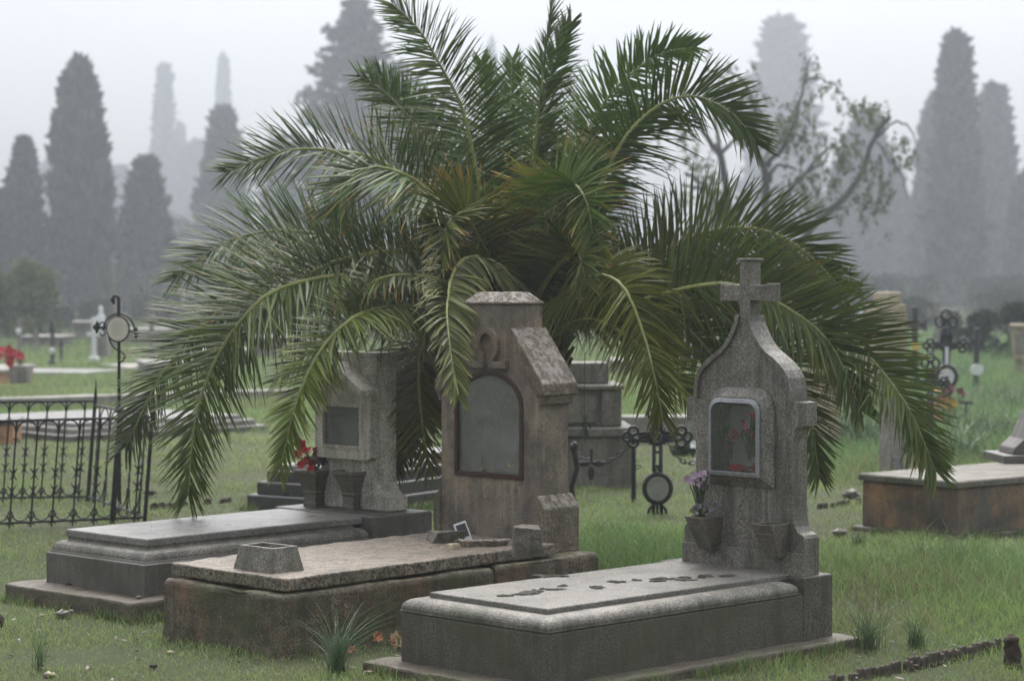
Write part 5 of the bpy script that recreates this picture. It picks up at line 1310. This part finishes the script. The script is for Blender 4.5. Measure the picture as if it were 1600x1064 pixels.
for i, (px, top, w_, D, lb) in enumerate([(150,470,90,84,'hazy grey shrub behind the white marble cross'),(245,455,120,92,'hazy shrub mass left of the outer palm fronds'),(95,480,60,78,'small hazy shrub between the round bush and the iron cross'),(1030,450,130,88,'hazy shrub in the gap left of the granite headstone'),
        (1330,455,120,86,'hazy shrub behind the right fronds'),(1430,460,90,80,'hazy shrub behind the dark yellow plated cross'),(1560,450,130,90,'hazy high shrub above the right hedge'),(960,460,90,82,'hazy low shrub right of the tan headstone top')]):
    clump_tree(px, top, w_, D, lb, 60+i, bottom=-.1, green=(.055,.07,.035), ls=.12, n=6000, blobs=14, cat='shrub', group='hazy shrubs across the far meadow', name='misty_shrub')
def conifer(px, top, wpx, D):
    rg = np.random.default_rng(77); h = EYE+(HOR-top)/FPX*D; w_ = wpx/FPX*D/2; p = P(px,HOR,D)
    e = empty('conifer_tree', (p.x,D,0), 0, 'tall cedar like conifer with layered branches behind the palm', 'conifer')
    tr = MB(); tr.tube([(0,0,-.1),(0,0,h*.5),(0,0,h*.98)], [w_*.06,w_*.045,w_*.01], 8); tr.build('trunk', M['bark'], e)
    Vs=[];Fs=[];Cs=[];off=0; br = MB()
    for z in np.linspace(h*.25, h*.985, 24):
        f = min(1,(h-z)/(h*.62)); Lb = w_*(.07+1.0*f)
        for k in range(7):
            a = rg.uniform(0,6.28); L_ = Lb*rg.uniform(.55,1.15); d = np.array([math.cos(a),math.sin(a),.12]); s = np.array([-math.sin(a),math.cos(a),0])
            tip = d*L_+np.array([0,0,z+L_*.05]); br.tube([(0,0,z),tuple(tip*.6+np.array([0,0,z*.4])),tuple(tip)], [w_*.02,w_*.012,w_*.004], 5)
            m = 105; t = rg.uniform(.15,1.05,m); wd = L_*.15*np.sin(np.clip(t,0,1)*math.pi*.85+.25)
            pts = np.array([0,0,z])+np.outer(t,d*L_)+np.outer(rg.normal(0,1,m)*wd,s)+np.stack([np.zeros(m),np.zeros(m),rg.normal(0,.07,m)*L_*.5+t*L_*.10],1)
            V,F,col = foliage_arrays(pts, nrmz(np.tile(d,(m,1))), h*.022, rg, (.04,.052,.035)); Vs.append(V);Fs.append(F+off);Cs.append(col);off+=len(V)
    br.build('branches', M['bark'], e)
    np_mesh('crown', np.concatenate(Vs), [np.concatenate(Fs)], M['cypress'], e, np.concatenate(Cs))
conifer(556, 6, 330, 150)

def bare_tree():
    D = 47.0; Q = D/40; g = P(1190, HOR, D); g.z = 0
    e = empty('willow_tree', g, 0, 'sparse crooked tree with hanging leaf sprays at the right behind the palm', 'tree')
    L_ = [  # (points, r0, r1)
     ([(1192,560),(1196,450),(1197,330),(1193,270),(1186,245)],9,6),
     ([(1186,245),(1175,215),(1180,180),(1165,130),(1130,110)],5,2),
     ([(1193,270),(1205,250),(1225,230),(1245,180),(1258,120),(1268,90)],5,1.5),
     ([(1258,130),(1285,122),(1310,140),(1330,165)],2,.8),
     ([(1197,300),(1210,262),(1225,258),(1245,268)],4,2),
     ([(1150,560),(1145,420),(1138,320),(1128,255),(1122,225)],9,6),
     ([(1122,240),(1100,205),(1085,180),(1060,140)],5,2),
     ([(1124,235),(1118,200),(1112,150)],4,2),
     ([(1128,240),(1150,215),(1160,190)],4,1.5),
     ([(1138,360),(1110,300),(1085,280),(1068,272)],6,3),
     ([(1100,296),(1080,292),(1066,288)],4,2),
     ([(1205,560),(1220,440),(1262,360),(1300,325),(1330,300),(1348,275),(1352,240),(1368,210),(1388,182)],9,3.5),
     ([(1368,205),(1380,195),(1389,185)],5,4),
     ([(1210,330),(1250,280),(1290,235),(1305,228)],5,2),
     ([(1255,275),(1280,258),(1298,240)],3.5,1.5),
     ([(1372,215),(1400,190),(1420,200),(1436,230)],2.5,1),
     ([(1370,220),(1390,250),(1410,280),(1418,310)],2,.8),
    ]
    k = D/FPX
    for pts, r0, r1 in L_:
        q = catmull([np.array(P(x,y,D+random.uniform(-.3,.3)*Q) - g) for x,y in pts], 14)[0]
        q = [Vector(a)+Vector((random.gauss(0,.02),0,random.gauss(0,.02))) for a in q]
        MB().tube(q, [ (r0+(r1-r0)*i/13)*k*.9 for i in range(14)], 8).build('limb', M['bark'], e, smooth=True)
    rg = np.random.default_rng(5); Vs=[];Fs=[];Cs=[];off=0
    clus = [(1265,100,22,32),(1245,190,40,40),(1215,190,40,40),(1330,165,26,24),(1300,130,22,16),(1160,130,34,42),(1130,110,30,34),(1165,170,30,40),(1080,240,34,30),(1105,270,28,30),(1120,300,40,30),(1060,200,30,24),(1240,215,46,34),
            (1310,240,40,30),(1340,250,36,40),(1370,170,34,26),(1350,160,26,24),(1410,215,26,20),(1430,240,12,34),(1400,230,22,24),(1245,290,60,30),(1230,330,60,36),(1290,310,46,34),(1350,300,26,50),(1380,290,22,50),(1205,200,30,40),(1068,300,16,30),(1270,270,40,30),(1320,215,34,28),(1255,150,16,30)]
    for cx,cy,rx,rz in clus:
        for sp in range(int(rx*rz/52)):
            x = rg.normal(cx, rx*.5); y = rg.normal(cy, rz*.45); c = np.array(P(x,y,D+rg.normal(0,.5)*Q)-g)
            m = rg.integers(6,13); t = rg.uniform(0,1,m)
            dr = np.array([rg.normal(0,.3),rg.normal(0,.3),-1.0]); pts = c+np.outer(t*rg.uniform(.1,.34)*Q,dr)+rg.normal(0,.02,(m,3))
            nn = nrmz(np.array([0,0,-1.0])+rg.normal(0,.6,(m,3)))
            V,F,col = foliage_arrays(pts, nn, .085*Q, rg, (.10,.12,.05), up=-.3); Vs.append(V);Fs.append(F+off);Cs.append(col);off+=len(V)
    np_mesh('foliage', np.concatenate(Vs), [np.concatenate(Fs)], M['cypress'], e, np.concatenate(Cs))
bare_tree()

# ------------------------------------------------------------------ grass
def blades(P0, H, W, rg, lean, col, name, mat, segs=2):
    n = len(P0); th = rg.uniform(0,2*math.pi,n); d = np.stack([np.cos(th),np.sin(th),np.zeros(n)],1); s = np.stack([-np.sin(th),np.cos(th),np.zeros(n)],1)
    # width faces any way
    ph = rg.uniform(0,2*math.pi,n); s = np.stack([np.cos(ph),np.sin(ph),np.zeros(n)],1)
    V=[];Cc=[]
    up = np.array([0,0,1.0]); ln = (lean*rg.uniform(.2,1.2,n))
    for i,t in enumerate(np.linspace(0,1,segs+1)):
        c = P0+up*(H*t*(1-.25*ln*t))[:,None]+d*(H*ln*t*t)[:,None]; f = W*(1-t**1.5)
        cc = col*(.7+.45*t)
        if i < segs: V += [c-s*f[:,None], c+s*f[:,None]]; Cc += [cc,cc]
        else: V += [c]; Cc += [cc]
    V = np.concatenate(V); Cc = np.concatenate(Cc); I = np.arange(n); Q=[]
    for i in range(segs-1): Q.append(np.stack([2*i*n+I,(2*i+1)*n+I,(2*i+3)*n+I,(2*i+2)*n+I],1))
    F = [np.concatenate(Q)] if Q else []
    a = 2*(segs-1)*n; F.append(np.stack([a+I,a+n+I,2*segs*n+I],1))
    return V,F,Cc
def noise2(x, y, sc, seed):
    rg = np.random.default_rng(seed); v = np.zeros(len(x))
    for k in range(7):
        a = rg.uniform(0,6.28); f = sc*rg.uniform(.6,2.2); v += np.sin((x*math.cos(a)+y*math.sin(a))*f+rg.uniform(0,6.28)+1.3*np.sin((x*math.sin(a)-y*math.cos(a))*f*.7))
    return v/7*1.6
def grass():
    rg = np.random.default_rng(9); n = 520000
    D = np.exp(rg.uniform(math.log(7.6), math.log(60), n)); x = rg.uniform(-1,1,n)*(.27*D+.5)
    keep = np.ones(n, bool)
    for (o,ang,x0,x1,y0,y1) in footprints:
        c,s = math.cos(ang),math.sin(ang); lx = (x-o.x)*c+(D-o.y)*s; ly = -(x-o.x)*s+(D-o.y)*c
        keep &= ~((lx>x0)&(lx<x1)&(ly>y0)&(ly<y1))
    x=x[keep];D=D[keep];n=len(x)
    px = CX + x/D*FPX; n1 = noise2(x,D,1.6,1); n2 = noise2(x,D,.5,2); n3 = noise2(x,D,5,3)
    # tall lush zones: behind granite tomb, right meadow
    tall = np.clip(n2*.7+n1*.3,0,1)
    lush = np.exp(-(((x-.75)/.7)**2+((D-13.0)/1.6)**2)) + .9*np.exp(-(((x-2.7)/1.0)**2+((D-12.2)/1.5)**2)) + 1.0*((px>1240)&(D>17))*np.clip((D-17)/3,0,1) + .5*np.exp(-(((x+.45)/.25)**2+((D-13.6)/.8)**2)) + .35*(D>24)
    lush = np.clip(lush,0,1.3)
    thin = (rg.random(n) < np.clip(.95+n3*.5+n1*.4+lush,.12,1)); x=x[thin];D=D[thin];tall=tall[thin];lush=lush[thin];n1=n1[thin];n3=n3[thin];n2=n2[thin];n=len(x)
    H = (.014+.018*rg.random(n)+.05*tall*rg.random(n)+.03*np.clip(n3,0,1)*rg.random(n))*(1+.25*n3) + lush*rg.uniform(.02,.21,n)
    H *= np.where(rg.random(n)<.03, 1.9, 1)
    H *= np.where(D>20, 1+(D-20)*.02, 1)
    W = (.0011+.0008*rg.random(n))*(D/9)**.9*(1+lush*.3)
    g1 = np.array([.24,.335,.09]); g2 = np.array([.175,.28,.10]); st = np.array([.26,.21,.11]); g3 = np.array([.35,.42,.17])
    m = np.clip(.5+n2*.5,0,1)[:,None]; col = g1*(1-m)+g3*m
    lu = np.clip(lush,0,1)[:,None]; col = col*(1-lu)+g2*lu
    dry = (rg.random(n) < np.clip(.13-n1*.3-n3*.1-lush*.2,.02,.75))[:,None]; col = np.where(dry, st, col); col = col*rg.uniform(.65,1.4,n)[:,None]
    # longer growth against the foot of every tomb
    ex=[];ey=[]
    for (o,ang,x0,x1,y0,y1) in footprints:
        if o.y > 20: continue
        c,s = math.cos(ang),math.sin(ang)
        for (a0,b0,a1,b1) in ((x0,y0,x1,y0),(x0,y0,x0,y1),(x1,y0,x1,y1)):
            k = int(math.hypot(a1-a0,b1-b0)*420); t = rg.uniform(0,1,k); q = np.abs(rg.normal(0,.022,k))
            la = a0+(a1-a0)*t+(-q if a0==a1==x0 else (q if a0==a1 else 0)); lb = b0+(b1-b0)*t+(0 if a0==a1 else -q)
            m_ = (np.sin(la*9+lb*7+o.x*5)+np.sin(la*23-lb*17)) > -.5
            ex.append((o.x+la*c-lb*s)[m_]); ey.append((o.y+la*s+lb*c)[m_])
    ex = np.concatenate(ex); ey = np.concatenate(ey); k = len(ex)
    x = np.r_[x,ex]; D = np.r_[D,ey]; H = np.r_[H, rg.uniform(.03,.10,k)]; W = np.r_[W, (.0012+.0008*rg.random(k))*(ey/9)**.9]
    col = np.concatenate([col, np.where((rg.random(k)<.2)[:,None], st, np.array([.17,.26,.075]))*rg.uniform(.6,1.3,k)[:,None]]); n = len(x)
    z = np.zeros(n)-.012
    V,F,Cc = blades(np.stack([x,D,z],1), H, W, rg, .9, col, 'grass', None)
    m = 70000; Df = np.exp(rg.uniform(math.log(48), math.log(150), m)); xf = rg.uniform(-1,1,m)*(.27*Df+.5)
    cf = (np.array([.12,.16,.07])[None,:]*(1+.3*noise2(xf,Df,.25,8)[:,None]))*rg.uniform(.6,1.4,m)[:,None]
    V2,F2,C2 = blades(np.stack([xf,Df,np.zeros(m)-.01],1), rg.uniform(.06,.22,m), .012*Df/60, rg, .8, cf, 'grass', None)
    F = F+[f+len(V) for f in F2]; V = np.concatenate([V,V2]); Cc = np.concatenate([Cc,C2])
    o = np_mesh('grass', V, F, M['grass'], None, Cc); tag(o, 'short damp meadow grass covering the ground', 'grass', kind='stuff')
grass()
# fallen leaves and crumbs
def litter():
    rg = np.random.default_rng(33); n = 420; D = rg.uniform(7.8, 17, n); x = rg.uniform(-1,1,n)*(.26*D)
    near = rg.random(n) < .45
    x[near] = rg.choice([-2.2,-1.9,-1.3,-.3,.3,1.6], near.sum())+rg.normal(0,.25,near.sum()); D[near] = rg.choice([9.4,10.2,10.6,8.9], near.sum())+rg.normal(0,.35,near.sum())
    keep = np.ones(n,bool)
    for (o,ang,x0,x1,y0,y1) in footprints:
        c,s = math.cos(ang),math.sin(ang); lx = (x-o.x)*c+(D-o.y)*s; ly = -(x-o.x)*s+(D-o.y)*c
        keep &= ~((lx>x0)&(lx<x1)&(ly>y0)&(ly<y1))
    x=x[keep];D=D[keep];n=len(x); P0 = np.stack([x,D,rg.uniform(.006,.022,n)],1)
    a = rg.uniform(0,6.28,n); d = np.stack([np.cos(a),np.sin(a),rg.normal(0,.25,n)],1); s = np.stack([-np.sin(a),np.cos(a),rg.normal(0,.25,n)],1)
    L = rg.uniform(.008,.024,n)[:,None]; W = L*rg.uniform(.25,.5,n)[:,None]
    V = np.concatenate([P0-d*L, P0+s*W, P0+d*L, P0-s*W]); I = np.arange(n)
    col = np.array([[.10,.06,.035],[.10,.07,.035],[.05,.035,.025],[.14,.10,.06]])[rg.integers(0,4,n)]
    o = np_mesh('fallen_leaves', V, [np.stack([I,I+n,I+2*n,I+3*n],1)], M['tuft'], None, np.tile(col,(4,1)))
    tag(o, 'brown leaf litter scattered in the grass', 'leaves', kind='stuff')
litter()
# far tussocks as part of the meadow
def tuft(px, py, h, n, spread, label, green=(.05,.085,.03), seed=0, lean=1.0, w=.0017):
    green = tuple(q*1.5 for q in green); n = int(n*1.3)
    rg = np.random.default_rng(seed); g = G(px,py); P0 = np.stack([rg.normal(0,spread,n),rg.normal(0,spread,n),np.full(n,-.01)],1)
    H = h*rg.uniform(.45,1.1,n); col = np.array(green)[None,:]*rg.uniform(.7,1.5,n)[:,None]; dry = (rg.random(n)<.1)[:,None]; col = np.where(dry, np.array([.2,.18,.11]), col)
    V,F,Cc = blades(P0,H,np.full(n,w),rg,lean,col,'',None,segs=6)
    o = np_mesh('grass_tuft', V, F, M['tuft'], None, Cc); o.location = g; tag(o, label, 'grass tuft', 'tall grass tufts')
tuft(527,1046,.36,110,.022,'large grass tuft with thin long blades before the brown tomb',seed=1, green=(.06,.10,.05), lean=1.1, w=.0016)
tuft(62,1046,.24,26,.012,'spiky grass tuft in the lower left lawn',seed=2,lean=.5)
tuft(1358,1012,.30,90,.022,'tall grass tuft at the right end of the granite tomb',seed=3)
tuft(1432,1008,.20,60,.018,'smaller grass tuft right of the tall one by the granite tomb',seed=4)
tuft(1437,872,.17,50,.02,'grass tuft before the orange brown tomb',seed=5)
tuft(1500,880,.22,160,.09,'wide lush grass tuft under the orange brown tomb',seed=6,green=(.055,.115,.035))
tuft(1345,850,.14,60,.03,'grass tuft at the left corner of the orange brown tomb',seed=7)
tuft(960,840,.20,120,.08,'lush grass tuft between the tan headstone and the lattice cross',seed=8,green=(.05,.11,.03))
tuft(1080,690,.3,80,.1,'grass tuft against the low wall behind the lattice cross',seed=9,green=(.04,.08,.03),w=.004)
tuft(700,806,.20,90,.06,'bright grass tuft left of the tan headstone',seed=10,green=(.06,.13,.03))
tuft(140,780,.16,90,.10,'grass tuft growing inside the iron railing',seed=11,green=(.055,.11,.03))
for i,(px,py) in enumerate([(1540,640),(1480,720),(1300,690),(1330,650),(1560,690),(1440,660),(1590,650),(1510,600),(1355,700),(1250,650)]):
    pl = ['far right','beside the lattice crosses foot','right of the granite headstone','behind the pillar shaft','before the dark hedge side','beside the orange flowers','at the right picture edge','under the white plaque cross','left of the grey pillar post','just behind the granite headstone'][i]
    tuft(px,py,.5,160,.22,'tall meadow grass tussock '+pl,seed=40+i,green=(.06,.095,.045),w=.007)
